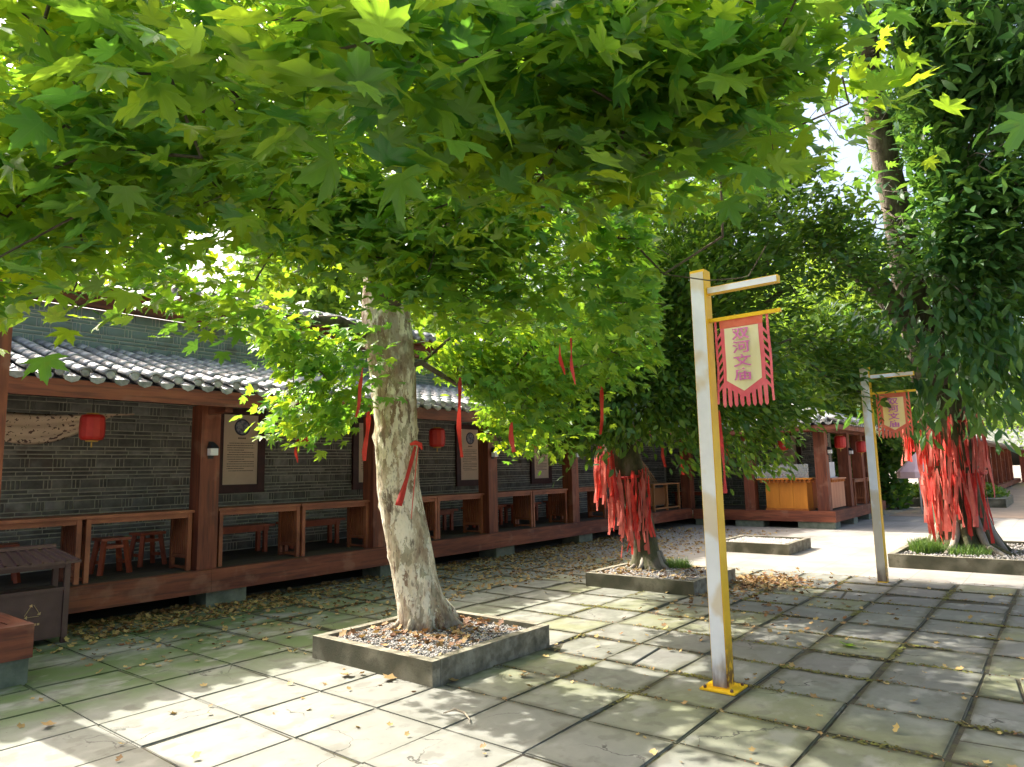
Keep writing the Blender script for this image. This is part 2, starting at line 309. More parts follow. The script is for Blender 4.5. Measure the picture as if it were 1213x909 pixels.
def tube(bm, pts, rad, seg=8, cap=True, jit=0, rg=None):
    pts = [Vector(p) for p in pts]; rings = []
    prev = None
    for i, p in enumerate(pts):
        d = (pts[min(i+1, len(pts)-1)] - pts[max(i-1, 0)]).normalized()
        if prev is None: a = d.orthogonal().normalized()
        else:
            a = (prev - d*prev.dot(d))
            a = a.normalized() if a.length > 1e-5 else d.orthogonal().normalized()
        prev = a; b_ = d.cross(a)
        ring = []
        for k in range(seg):
            t = 2*math.pi*k/seg; r = rad[i]*(1 + (rg.uniform(-jit, jit) if rg else 0))
            ring.append(bm.verts.new(p + (a*math.cos(t) + b_*math.sin(t))*r))
        rings.append(ring)
    for r0, r1 in zip(rings, rings[1:]):
        for k in range(seg):
            f = bm.faces.new((r0[k], r0[(k+1) % seg], r1[(k+1) % seg], r1[k])); f.smooth = True
    if cap:
        bm.faces.new(rings[0][::-1]); bm.faces.new(rings[-1])
    return rings

def lathe(bm, prof, seg=20, cx=0, cy=0, cz=0, smooth=True):
    rings = []
    for r, z in prof:
        rings.append([bm.verts.new((cx+r*math.cos(2*math.pi*k/seg), cy+r*math.sin(2*math.pi*k/seg), cz+z)) for k in range(seg)])
    for a, b_ in zip(rings, rings[1:]):
        for k in range(seg):
            f = bm.faces.new((a[k], a[(k+1) % seg], b_[(k+1) % seg], b_[k])); f.smooth = smooth
    bm.faces.new(rings[0][::-1]); bm.faces.new(rings[-1])

def obj(name, bm, m, parent=None, bevel=0, loc=None):
    if bevel:
        es = [e for e in bm.edges if len(e.link_faces) == 2 and e.calc_face_angle(0) > .6]
        bmesh.ops.bevel(bm, geom=es, offset=bevel, segments=1, affect='EDGES', clamp_overlap=True)
    me = bpy.data.meshes.new(name); bm.to_mesh(me); bm.free()
    me.materials.append(m)
    return linkm(name, me, parent, loc)

def linkm(name, me, parent=None, loc=None):
    o = bpy.data.objects.new(name, me); C.objects.link(o)
    if loc is not None: o.location = loc
    if parent: o.parent = parent
    return o

def tag(o, label, cat, group=None, kind=None):
    if label: o['label'] = label
    if cat: o['category'] = cat
    if group: o['group'] = group
    if kind: o['kind'] = kind
    return o

def thing(name, label, cat, loc=(0, 0, 0), rz=0, group=None):
    o = bpy.data.objects.new(name, None); C.objects.link(o); o.location = loc; o.rotation_euler = (0, 0, rz); o.empty_display_size = .1
    return tag(o, label, cat, group)

def kids(o): return [c for c in bpy.data.objects if c.parent == o]
def copy_tree(o, parent=None, _ch=None):
    c = o.copy(); C.objects.link(c)
    if parent: c.parent = parent
    for ch in (o_children[o.name] if o.name in o_children else kids(o)): copy_tree(ch, c)
    return c
o_children = {}

def struct(name, bm, m, **k):
    o = obj(name, bm, m, **k); o['kind'] = 'structure'; return o

def boxobj(name, m, parent, b, bevel=0):
    bm = bmesh.new(); box(bm, *b); return obj(name, bm, m, parent, bevel)

def arrays_mesh(name, V, F, m, tint=None, smooth=False, blade=None):
    """V (n,3), F (k,3) or (k,4) -> mesh"""
    me = bpy.data.meshes.new(name); nv, nf, k = len(V), len(F), F.shape[1]
    me.vertices.add(nv); me.vertices.foreach_set('co', np.ascontiguousarray(V, dtype=np.float32).ravel())
    me.loops.add(nf*k); me.loops.foreach_set('vertex_index', np.ascontiguousarray(F, dtype=np.int32).ravel())
    me.polygons.add(nf); me.polygons.foreach_set('loop_start', np.arange(0, nf*k, k, dtype=np.int32))
    try: me.polygons.foreach_set('loop_total', np.full(nf, k, dtype=np.int32))
    except Exception: pass
    me.update(calc_edges=True)
    if smooth: me.polygons.foreach_set('use_smooth', np.ones(nf, dtype=bool))
    if tint is not None:
        a = me.attributes.new('tint', 'FLOAT', 'POINT'); a.data.foreach_set('value', np.ascontiguousarray(tint, dtype=np.float32))
    if blade is not None:
        a = me.attributes.new('blade', 'FLOAT_VECTOR', 'POINT'); a.data.foreach_set('vector', np.ascontiguousarray(blade, dtype=np.float32).ravel())
    me.materials.append(m); me.validate()
    return me

def scatter(template, faces, P, B, s):
    """template (t,3); P (n,3); B (n,3,3) rows are axes; s (n,)"""
    V = np.einsum('tk,nkj->ntj', template, B*s[:, None, None]) + P[:, None, :]
    F = faces[None] + (np.arange(len(P))*len(template))[:, None, None]
    return V.reshape(-1, 3), F.reshape(-1, faces.shape[1])

# ------------------------------------------------------------------ ground
T = .643
bm = bmesh.new(); box(bm, -150, 300, -150, 300, -.6, -.034)
struct('ground', bm, M['terrain'])
bm = bmesh.new(); box(bm, -6, 10.95, -8, 11.2, -.033, -.012)
bmesh.ops.subdivide_edges(bm, edges=bm.edges[:], cuts=1)
bed = struct('paving', bm, M['soil'])
pmesh = []
for k in range(6):
    bm = bmesh.new(); v = box(bm, -.3135, .3135, -.3135, .3135, -.03, 0)
    for q in v:
        if q.co.z > -.01:
            q.co.x += rnd.uniform(-.004, .004); q.co.y += rnd.uniform(-.004, .004)
            if k >= 3 and rnd.random() < .3: q.co.x *= .955; q.co.y *= .965; q.co.z -= .004
    bmesh.ops.bevel(bm, geom=[e for e in bm.edges if all(w.co.z > -.01 for w in e.verts) or abs(e.verts[0].co.z-e.verts[1].co.z) > .01], offset=.009, segments=2, affect='EDGES')
    me = bpy.data.meshes.new('paver'); bm.to_mesh(me); bm.free(); me.materials.append(M['paver']); pmesh.append(me)
# a slab with a broken corner
bm = bmesh.new()
for poly in ([(-.309, -.309), (.1, -.309), (.03, .309), (-.309, .309)], [(.125, -.309), (.309, -.309), (.309, .309), (.055, .309)]):
    vb = [bm.verts.new((x, y, -.03)) for x, y in poly]; vt = [bm.verts.new((x, y, 0)) for x, y in poly]
    bm.faces.new(vb[::-1]); bm.faces.new(vt)
    for i in range(4): bm.faces.new((vb[i], vb[(i+1) % 4], vt[(i+1) % 4], vt[i]))
bmesh.ops.bevel(bm, geom=[e for e in bm.edges if all(w.co.z > -.01 for w in e.verts)], offset=.006, segments=1, affect='EDGES')
me = bpy.data.meshes.new('paver'); bm.to_mesh(me); bm.free(); me.materials.append(M['paver']); cracked = me
slots = []
for i in range(-4, 14):
    for j in range(-6, 13):
        x = 1.97 + T*(i+.5); y = .68 + T*(j+.5)
        inpl = lambda a, b_, c_, d: a < x < b_ and c_ < y < d
        if inpl(4.1, 5.1, 4.2, 5.2) or inpl(8.5, 9.5, 4.1, 5.1): continue
        if (1.0 < y/x*1.0 and y > 8.9): continue
        # in view: right of the left frame edge, beyond the bottom edge
        vis = (Vector((x, y, 0))-Vector((0, 0, 1.6)))
        px = vis.dot(rt2)/vis.dot(fw) if vis.dot(fw) > .3 else 9; py = vis.dot(up2)/vis.dot(fw) if vis.dot(fw) > .3 else -9
        slots.append(((0 if abs(px) < .86 and py > -.68 else 1, vis.length), x, y))
slots.sort(key=lambda s: s[0])
BROKEN = [(4.86, .36), (5.5, -.28), (7.43, 1.0), (6.15, .36), (9.4, 2.3), (8.1, -.3), (5.5, 2.9)]
stV, stF, off = [], [], 0
for k, (_, x, y) in enumerate(slots):
    h = rnd.uniform(-.008, .006); tx, ty, tz = rnd.gauss(0, .009), rnd.gauss(0, .009), rnd.gauss(0, .010)
    if x < 3.9 and y > 3: h *= .4; tx *= .3; ty *= .3; tz *= .3
    if k < 296:
        me = cracked if any(abs(x-a) < .33 and abs(y-b_) < .33 for a, b_ in BROKEN) else pmesh[rnd.randrange(6)]
        jx = .004 if x > 4 else .001
        o = linkm('paver', me, bed, (x+rnd.gauss(0, jx), y+rnd.gauss(0, jx), h)); o.rotation_euler = (tx, ty, (tz if x > 3.9 else tz*.15) + (math.pi/2)*rnd.randrange(4))
        if x < 3.95 and y > 2.6: o.scale = (1.02, 1.02, 1)
        elif x < 4.6: o.scale = (1.008, 1.008, 1)
    else:
        a = .309; b0 = [(-a, -a), (a, -a), (a, a), (-a, a)]
        stV += [(x+p, y+q, -.03) for p, q in b0] + [(x+p, y+q, h) for p, q in b0]
        stF += [[off+i for i in f] for f in ((4, 5, 6, 7), (0, 1, 5, 4), (1, 2, 6, 5), (2, 3, 7, 6), (3, 0, 4, 7))]; off += 8
if stV:
    me = arrays_mesh('outer_pavers', np.array(stV), np.array(stF), M['paver']); o = linkm('outer_pavers', me, bed); o['kind'] = 'stuff'
bm = bmesh.new(); box(bm, 10.96, 70, -40, 11.2, -.032, -.006)
struct('forecourt', bm, M['apron'])
bm = bmesh.new(); box(bm, 24, 70, -12, 4.55, -.004, .001)
struct('path', bm, mat('dusty_orange_paving', [(.30, .22, .15), (.42, .30, .20)], .9, .9, .3, 40))

# ------------------------------------------------------------------ brickwork
def brick_cells(length, z0, z1, seed):
    """yield (u0,u1,z0,z1): courses of wide blocks with upright stretchers between pairs of thin courses"""
    r = random.Random(seed); z = z0; j = .015
    while z < z1 - .03:
        h = .108
        if z + h > z1: break
        u = -r.uniform(0, .3)
        while u < length:
            for w in [r.uniform(.21, .29)] + [r.uniform(.026, .042) for _ in range(r.choice((2, 2, 3)))]:
                a, b_ = max(u, 0), min(u+w, length)
                if b_-a > .015: yield a, b_, z, z+h
                u += w + j
        z += h + j
        for _ in range(2 if r.random() < .5 else 3):
            h = r.uniform(.034, .045)
            if z + h > z1: break
            u = -r.uniform(0, .3)
            while u < length:
                w = r.uniform(.17, .36); a, b_ = max(u, 0), min(u+w, length)
                if b_-a > .015: yield a, b_, z, z+h
                u += w + j
            z += h + j

brick_cache = {}
def brickwork(owner, length, z0, z1, frame, seed, near=None, budget=0):
    """frame(u, z, out) -> world point. budget: how many bricks become single parts"""
    cells = list(brick_cells(length, z0, z1, seed)); r = random.Random(seed+1)
    if near: cells.sort(key=lambda c: (0 if near(c) else 1, -(c[1]-c[0])*(c[3]-c[2])))
    V, F, off = [], [], 0
    for k, (a, b_, c0, c1) in enumerate(cells):
        out = .012 + r.uniform(-.004, .005); e = .004
        ring0 = [(a, c0), (b_, c0), (b_, c1), (a, c1)]; ring1 = [(a+e, c0+e), (b_-e, c0+e), (b_-e, c1-e), (a+e, c1-e)]
        pts = [frame(u, z, -.01) for u, z in ring0] + [frame(u, z, out-.004) for u, z in ring0] + [frame(u, z, out) for u, z in ring1]
        fs = [[8, 9, 10, 11]] + [[i, (i+1) % 4, 4+(i+1) % 4, 4+i] for i in range(4)] + [[4+i, 4+(i+1) % 4, 8+(i+1) % 4, 8+i] for i in range(4)]
        if k < budget:
            cen = np.mean(pts, axis=0); me = arrays_mesh('brick', np.array(pts)-cen, np.array(fs), M['brick'])
            linkm('brick', me, owner, tuple(cen))
        else:
            V += pts; F += [[off+i for i in f] for f in fs]; off += 12
    if V:
        o = linkm('brickwork', arrays_mesh('brickwork', np.array(V), np.array(F), M['brick']), owner); o['kind'] = 'stuff'

# ------------------------------------------------------------------ long gallery
GX0, GX1 = -1.4, 18.6
gal = thing('timber_gallery', 'long red timber gallery on a raised deck with grey brick wall and tiled roof', 'building', (0, 0, 0))
WY = 10.5
wall = boxobj('back_wall', M['mortar'], gal, (GX0, 23.0, WY, WY+.25, .0, 4.0))
brickwork(wall, 19.6, .47, 2.72, lambda u, z, o: (1.3+u, WY-o, z), 3, near=lambda c: 1.0 < c[0] < 6.2, budget=296)
brickwork(wall, 19.6, 3.42, 3.99, lambda u, z, o: (1.3+u, WY-o, z), 5)
deck = bmesh.new()
dk = thing('deck', None, None); dk.parent = gal
y = 8.62
while y < WY-.01:
    boxobj('floor_board', M['floor_dark'], dk, (GX0, GX1+.1, y, min(y+.142, WY-.004), .425, .455)); y += .147
for x0, x1 in ((GX0, 4.46), (4.463, 10.08), (10.083, 15.7), (15.703, GX1-.06)):
    boxobj('edge_beam', M['wood_red_x'], gal, (x0, x1, 8.5, 8.62, .19, .462), .006)
for k in range(8):
    cx = 1.65 + 2.8*k
    if cx > 18: break
    boxobj('foundation_block', M['plinth'], gal, (cx-.02, cx+.52, 8.56, 9.0, -.02, .186), .01)
    boxobj('foundation_block', M['plinth'], gal, (cx-.02, cx+.52, 9.7, 10.1, -.02, .186), .01)
PC = [1.66, 4.46, 7.27, 10.05, 12.86, 15.66]
for cx in PC:
    boxobj('pillar', M['wood_red_z'], gal, (cx-.128, cx+.128, 8.63, 8.89, .456, 2.54), .008)
    boxobj('roof_bracket', M['wood_red_y'], gal, (cx-.05, cx+.05, 8.2, 8.628, 2.42, 2.54), .004)
boxobj('header_beam', M['dark'], gal, (GX0, 18.4, 8.66, 8.86, 2.545, 2.66))
boxobj('header_beam', M['dark'], gal, (GX0, 18.4, 9.6, 9.72, 2.78, 2.94))
x = 1.2
while x < 18.2:
    bm = bmesh.new(); bar(bm, (x, 8.22, 2.60), (x, 10.48, 3.24), .06, .07); obj('rafter', bm, M['dark'], gal); x += .7
bm = bmesh.new()
for q in (0, 1):
    pass
v = [bm.verts.new(p) for p in ((GX0, 8.14, 2.655), (18.0, 8.14, 2.655), (18.0, WY, 3.325), (GX0, WY, 3.325), (GX0, 8.14, 2.675), (18.0, 8.14, 2.675), (18.0, WY, 3.345), (GX0, WY, 3.345))]
for f in ((0, 3, 2, 1), (4, 5, 6, 7), (0, 1, 5, 4), (1, 2, 6, 5), (2, 3, 7, 6), (3, 0, 4, 7)): bm.faces.new([v[i] for i in f])
obj('roof_deck', bm, M['dark'], gal)
for x0, x1 in ((GX0, 7.2), (7.203, 12.8), (12.803, 17.9)):
    boxobj('fascia', M['wood_red_x'], gal, (x0, x1, 8.08, 8.12, 2.475, 2.66), .004)

def tile_mesh(convex, length, r, thick=.014, seg=7):
    """half-round roof tile running along -Y (down slope), origin at its upper end"""
    bm = bmesh.new(); rows = []
    for yy in (0, -length):
        rr = r*(1.0 if yy == 0 else 1.035)
        for t in (0, thick):
            row = []
            for k in range(seg):
                a = math.pi*(.08 + .84*k/(seg-1)); rad = rr - t
                row.append(bm.verts.new((rad*math.cos(a), yy, (rad*math.sin(a) if convex else -rad*math.sin(a)))))
            rows.append(row)
    o0, i0, o1, i1 = rows
    def strip(a, b_):
        for k in range(seg-1):
            f = bm.faces.new((a[k], a[k+1], b_[k+1], b_[k])); f.smooth = True
    strip(o0, o1); strip(i1, i0); strip(o1, i1); strip(i0, o0)
    for k in (0, seg-1): bm.faces.new((o0[k], o1[k], i1[k], i0[k]) if k == 0 else (o0[k], i0[k], i1[k], o1[k]))
    bmesh.ops.recalc_face_normals(bm, faces=bm.faces[:])
    me = bpy.data.meshes.new('roof_tile'); bm.to_mesh(me); bm.free(); me.materials.append(M['tile']); return me
TL = .27
t_cover = tile_mesh(True, TL*1.12, .072); t_pan = tile_mesh(False, TL*1.12, .085)
def end_mesh():
    bm = bmesh.new()
    lathe(bm, [(.046, 0), (.046, .008), (.034, .012), (.012, .014)], 14)
    bmesh.ops.rotate(bm, verts=bm.verts[:], cent=(0, 0, 0), matrix=Matrix.Rotation(R(90), 3, 'X'))
    me = bpy.data.meshes.new('end_tile'); bm.to_mesh(me); bm.free(); me.materials.append(M['tile']); return me
t_end = end_mesh()
def drip_mesh():
    bm = bmesh.new()
    pr = [(-.085, .012), (.085, .012), (.062, -.036), (0, -.060), (-.062, -.036)]
    a = [bm.verts.new((x, 0, z)) for x, z in pr]; b_ = [bm.verts.new((x, .012, z)) for x, z in pr]
    bm.faces.new(a); bm.faces.new(b_[::-1])
    for i in range(5): bm.faces.new((a[i], b_[i], b_[(i+1) % 5], a[(i+1) % 5]))
    me = bpy.data.meshes.new('drip_tile'); bm.to_mesh(me); bm.free(); me.materials.append(M['tile']); return me
t_drip = drip_mesh()

def mesh_np(me):
    V = np.zeros(len(me.vertices)*3, np.float32); me.vertices.foreach_get('co', V)
    return V.reshape(-1, 3), [list(p.vertices) for p in me.polygons]

def tile_slope(owner, u0, u1, eave, run, slope, budget, pitch=.245, length_at=None, seed=1, ez=.0):
    """eave(u) -> (point on eave line, unit vector up-slope horizontal, unit along). Tiles laid in columns."""
    r = random.Random(seed); items = []
    u = u0
    while u < u1:
        L = run if length_at is None else min(run, length_at(u))
        n = max(0, int(L/math.cos(slope)/TL))
        p, h, al = eave(u)
        for kind in (0, 1):
            uu = p + al*(pitch/2*kind)
            for k in range(n):
                d = (k+1)*TL
                pos = uu + h*(d*math.cos(slope)) + Vector((0, 0, d*math.sin(slope) + (.045 if kind == 0 else .045)))
                items.append((t_cover if kind == 0 else t_pan, pos, h, al, k == 0))
            if n:
                e = uu + Vector((0, 0, (.055 if kind == 0 else .0))) - h*.03
                items.append((t_end if kind == 0 else t_drip, e, h, al, True))
        u += pitch
    camp = Vector((0, 0, 1.6))
    def inview(p):
        v = p - camp; d = v.dot(fw)
        return d > .3 and abs(v.dot(rt2)/d) < .78
    items.sort(key=lambda it: (not inview(it[1]), (it[1]-camp).length))
    V, F, off = [], [], 0
    for i, (me, pos, h, al, first) in enumerate(items):
        flat = me in (t_end, t_drip)
        s = 0 if flat else slope - .012
        yax = (h*math.cos(s) + Vector((0, 0, math.sin(s)))).normalized()
        zax = al.cross(yax).normalized()
        if zax.z < 0: zax = -zax
        xax = yax.cross(zax)
        jr = Matrix.Rotation(r.gauss(0, .012), 3, 'Z')
        rot = Matrix((xax, yax, zax)).transposed() @ jr
        pos = pos + Vector((r.gauss(0, .004), r.gauss(0, .006), r.gauss(0, .003)))
        if i < budget:
            o = linkm(me.name.split('.')[0], me, owner); o.matrix_local = Matrix.Translation(pos) @ rot.to_4x4()
        else:
            v, f = mesh_np(me); v = v @ np.array(rot.transposed()) + np.array(pos)
            V.append(v); F += [[off+q for q in ff] for ff in f]; off += len(v)
    if V:
        V = np.concatenate(V); me = bpy.data.meshes.new('tiling'); me.from_pydata(V.tolist(), [], F); me.materials.append(M['tile'])
        me.polygons.foreach_set('use_smooth', np.ones(len(me.polygons), dtype=bool))
        o = linkm('tiling', me, owner); o['kind'] = 'stuff'

roofG = thing('roof', None, None); roofG.parent = gal
tile_slope(roofG, 1.05, 18.0, lambda u: (Vector((u, 8.1, 2.69)), Vector((0, 1, 0)), Vector((1, 0, 0))), 2.40, R(16), 290, seed=4)
# clerestory head, upper fascia and upper roof
boxobj('wall_plate', M['wood_red_x'], gal, (GX0, 22.0, WY-.16, WY-.02, 4.0, 4.06), .004)
boxobj('upper_fascia', M['wood_red_x'], gal, (GX0, 22.0, WY-.1, WY-.03, 4.063, 4.3), .004)
roofU = thing('upper_roof', None, None); roofU.parent = gal
bm = bmesh.new()
v = [bm.verts.new(p) for p in ((GX0, 10.12, 4.30), (22, 10.12, 4.30), (22, 11.7, 4.78), (GX0, 11.7, 4.78), (GX0, 10.12, 4.33), (22, 10.12, 4.33), (22, 11.7, 4.81), (GX0, 11.7, 4.81))]
for f in ((0, 3, 2, 1), (4, 5, 6, 7), (0, 1, 5, 4), (1, 2, 6, 5), (2, 3, 7, 6), (3, 0, 4, 7)): bm.faces.new([v[i] for i in f])
obj('roof_deck', bm, M['wood_red_x'], roofU)
tile_slope(roofU, 1.0, 21.9, lambda u: (Vector((u, 10.1, 4.34)), Vector((0, 1, 0)), Vector((1, 0, 0))), 1.6, R(17), 60, seed=5)
bm = bmesh.new()
x = 1.2
while x < 21.8: box(bm, x, x+.06, 10.14, 10.48, 4.24, 4.296); x += .5
o = obj('rafter_ends', bm, M['wood_red_y'], roofU); o['kind'] = 'stuff'
bm = bmesh.new(); lathe(bm, [(.09, 0), (.11, .02), (.09, .05)], 10); bm.free()

# ------------------------------------------------------------------ right-hand wing pavilion
WX = 18.6; WX1 = 24.6; WYF = 4.72
wing = thing('corner_pavilion', 'red timber corner pavilion with tiled hip roof on a raised deck beyond the planters', 'building')
wd = thing('deck', None, None); wd.parent = wing
x = WX+.13
while x < WX1:
    boxobj('floor_board', M['floor_dark'], wd, (x, x+.19, WYF+.13, 10.2, .40, .43)); x += .195
boxobj('edge_beam', M['wood_red_y'], wing, (WX, WX+.125, WYF, 8.497, .165, .435), .006)
boxobj('edge_beam', M['wood_red_x'], wing, (WX+.128, WX1, WYF, WYF+.125, .165, .435), .006)
for x, y, dx, dy in ((WX+.03, WYF+.03, .5, .9), (WX+.03, 6.55, .5, .75), (WX+.03, 8.0, .5, .45), (20.5, WYF+.03, .45, .5), (22.3, WYF+.03, .45, .5), (24.0, WYF+.03, .45, .5)):
    boxobj('foundation_block', M['plinth'], wing, (x, x+dx, y, y+dy, -.02, .162), .01)
wp = []
for (x, y) in ((WX+.28, WYF+.30), (WX+.28, 6.90), (WX+.28, 8.76), (21.15, WYF+.30), (22.75, WYF+.3), (24.3, WYF+.3)):
    boxobj('pillar', M['wood_red_z'], wing, (x-.14, x+.14, y-.14, y+.14, .431, 2.46), .008); wp.append((x, y))
w2 = boxobj('inner_wall', M['mortar'], wing, (21.0, 21.2, 5.35, WY-.003, .43, 2.9))
brickwork(w2, 5.1, .45, 2.75, lambda u, z, o: (21.0-o, 10.46-u, z), 9)
boxobj('header_beam', M['wood_red_y'], wing, (WX+.2, WX+.36, WYF+.1, 9.0, 2.463, 2.56), .004)
boxobj('header_beam', M['wood_red_x'], wing, (WX+.363, WX1, WYF+.2, WYF+.36, 2.463, 2.56), .004)
boxobj('fascia', M['wood_red_y'], wing, (18.27, 18.31, 4.4, 8.1, 2.47, 2.62), .004)
boxobj('fascia', M['wood_red_x'], wing, (18.313, 25.1, 4.4, 4.44, 2.47, 2.62), .004)
EX, EY = 18.25, 4.38; RUN = 2.6; sl = R(19)
bm = bmesh.new(); zt = 2.63 + RUN*math.tan(sl)
for dz in (0, .02):
    pass
P = [(EX+.02, EY+.02, 2.625), (EX+.02, 10.4, 2.625), (EX+RUN, 10.4, zt), (EX+RUN, EY+RUN, zt), (25.2, EY+RUN, zt), (25.2, EY+.02, 2.625)]
vt = [bm.verts.new(p) for p in P]; vb = [bm.verts.new((p[0], p[1], p[2]-.03)) for p in P]
for f in ((0, 1, 2, 3), (0, 3, 4, 5)): bm.faces.new([vt[i] for i in f]); bm.faces.new([vb[i] for i in f][::-1])
for i in range(6): bm.faces.new((vt[i], vt[(i+1) % 6], vb[(i+1) % 6], vb[i]))
bmesh.ops.recalc_face_normals(bm, faces=bm.faces[:])
obj('roof_deck', bm, M['dark'], wing)
roofW = thing('roof', None, None); roofW.parent = wing
tile_slope(roofW, 4.5, 8.3, lambda u: (Vector((EX, u, 2.65)), Vector((1, 0, 0)), Vector((0, -1, 0))), RUN, sl, 150, length_at=lambda u: u-EY, seed=6)
tile_slope(roofW, EX+.15, 25.1, lambda u: (Vector((u, EY, 2.65)), Vector((0, 1, 0)), Vector((1, 0, 0))), RUN, sl, 100, length_at=lambda u: u-EX, seed=7)
bm = bmesh.new()
tube(bm, [(EX, EY, 2.72), (EX+.5, EY+.5, 2.86), (EX+RUN, EY+RUN, zt+.1)], [.07, .08, .08], 8)
obj('hip_ridge', bm, M['tile'], roofW)
bm = bmesh.new(); tube(bm, [(EX+RUN, EY+RUN-.05, zt+.1), (EX+RUN, 8.5, zt+.1)], [.09, .09], 8); obj('ridge', bm, M['tile'], roofW)
bm = bmesh.new(); tube(bm, [(EX+RUN+.1, EY+RUN, zt+.1), (25.2, EY+RUN, zt+.1)], [.09, .09], 8); obj('ridge', bm, M['tile'], roofW)

# ------------------------------------------------------------------ left platform with its tall post
plat = thing('timber_platform', 'low red timber platform corner on grey stone beside the litter bin', 'platform')
boxobj('edge_beam', M['wood_red_x'], plat, (-1.5, 2.02, 6.66, 6.80, .20, .462), .008)
boxobj('edge_beam', M['wood_red_y'], plat, (1.88, 2.017, 6.803, 7.62, .20, .46), .008)
x = 6.803
while x < 7.6:
    boxobj('floor_board', M['wood_red_x'], plat, (-1.5, 1.877, x, x+.135, .42, .455), .003); x += .14
boxobj('foundation_block', M['plinth'], plat, (-1.5, 2.0, 6.68, 7.58, -.02, .197), .01)
post = thing('timber_post', 'tall square red-brown post at the left edge, standing on the platform', 'post', (1.62, 6.88, .456))
boxobj('shaft', M['wood_red_z'], post, (-.13, .13, -.13, .13, 0, 2.95), .01)
boxobj('cap', M['wood_red'], post, (-.17, .17, -.17, .17, 2.953, 3.03), .01)

# ------------------------------------------------------------------ furniture
def make_table(label, m=None, L=1.21):
    m = m or M['wood_orange']
    t = thing('bar_table', label, 'table')
    bm = bmesh.new(); box(bm, -.03, L+.03, -.02, .50, .715, .75); obj('table_top', bm, m, t, .005)
    for z0, z1 in ((.655, .712),):
        boxobj('apron_rail', m, t, (.05, L-.05, .012, .037, z0, z1))
        boxobj('apron_rail', m, t, (.05, L-.05, .443, .468, z0, z1))
    for sx in (0, L-.05):
        for sy in (0, .43): boxobj('leg', m, t, (sx, sx+.05, sy, sy+.05, 0, .712), .003)
        boxobj('side_rail', m, t, (sx+.008, sx+.042, .052, .428, .67, .71))
        boxobj('side_rail', m, t, (sx+.008, sx+.042, .052, .428, .15, .19))
        boxobj('foot_rail', m, t, (sx+.008, sx+.042, .052, .428, .02, .05))
        for k in range(7):
            y0 = .062 + k*.054
            boxobj('slat', m, t, (sx+.012, sx+.038, y0, y0+.03, .192, .668))
    return t
PREF = ['cut by the left frame edge', 'in the first full bay from the left', 'in the second bay, left of the plane tree trunk', 'in the bay right of the plane tree trunk', 'in the bay with the leaf-framed notice', 'behind the ribbon-wrapped leaning trunk']
where = [('red timber bar table partly hidden by the litter bin roof', 1.84), ('red timber bar table left of the first pillar, above two stools', 3.10),
         ('red timber bar table just right of the first pillar, under the round-emblem notice', 4.68), ('red timber bar table just left of the plane tree trunk', 5.92),
         ('red timber bar table just right of the plane tree trunk, mostly hidden', 7.47), ('red timber bar table below the second red lantern', 8.69),
         ('bar table just right of the pillar beside the pale notice', 10.23), ('bar table left of the pillar nearest the leaning trunk', 11.45),
         ('bar table just left of the leaning ribbon-wrapped trunk', 13.07), ('bar table hidden behind the hanging ribbons of the leaning trunk', 14.30)]
tab0 = make_table(where[0][0]); tab0['group'] = 'bar tables along the gallery edge'
o_children[tab0.name] = kids(tab0)
for i, (lab, x) in enumerate(where):
    o = tab0 if i == 0 else copy_tree(tab0)
    o.location = (x, 8.74 + rnd.uniform(-.01, .02), .455); o.rotation_euler.z = rnd.uniform(-.01, .01); o['label'] = lab
honey = thing('open_cabinet_table', 'honey-coloured open frame table at the far end of the gallery, with canes leaning on it', 'table', (16.75, 8.74, .455))
mh = mat('honey_timber', [(.30, .13, .05), (.42, .2, .085)], .5, 7, .2, 40, (.2, .2, .2))
boxobj('table_top', mh, honey, (0, 1.6, 0, .5, .70, .735), .004)
for x in (0.02, .78, 1.53):
    for y in (.01, .44): boxobj('leg', mh, honey, (x, x+.05, y, y+.05, 0, .697), .003)
boxobj('lower_rail', mh, honey, (.07, 1.53, .02, .05, .05, .09))
boxobj('back_panel', mh, honey, (.07, 1.53, .455, .475, .12, .6))
sticks = thing('bamboo_canes', 'bundle of thin tan canes leaning on the honey-coloured table', 'canes', (16.9, 8.9, 1.19))
for k in range(5):
    bm = bmesh.new(); tube(bm, [(.1+.16*k, .1+.02*k, 0), (-.25+.06*k, .5, 1.0)], [.014, .012], 6); obj('cane', bm, M['bamboo'], sticks)

def make_stool(label, w=.34, d=.30, h=.44):
    t = thing('stool', label, 'stool')
    bm = bmesh.new(); box(bm, -w/2, w/2, -d/2, d/2, h-.035, h); obj('seat', bm, M['wood_stool'], t, .006)
    for sx in (-1, 1):
        for sy in (-1, 1):
            bm = bmesh.new(); bar(bm, (sx*(w/2-.0), sy*(d/2-.0), 0), (sx*(w/2-.05), sy*(d/2-.05), h-.037), .05, .05); obj('leg', bm, M['wood_stool'], t)
    for sy in (-1, 1): boxobj('stretcher', M['wood_stool'], t, (-w/2+.06, w/2-.06, sy*(d/2-.045)-.012, sy*(d/2-.045)+.012, h-.13, h-.09))
    for sx in (-1, 1): boxobj('stretcher', M['wood_stool'], t, (sx*(w/2-.045)-.012, sx*(w/2-.045)+.012, -d/2+.06, d/2-.06, .12, .16))
    return t
st0 = make_stool('orange-red stool with splayed legs under the second bar table, the nearer of two'); o_children[st0.name] = kids(st0)
st0.location = (3.63, 9.42, .455)
for lab, x, y, rz in (('orange-red stool against the wall, right behind the nearer stool', 4.25, 9.85, .1), ('stool behind the first bar table, half hidden by the litter bin', 2.55, 9.7, -.2)):
    o = copy_tree(st0); o.location = (x, y, .455); o.rotation_euler.z = rz; o['label'] = lab

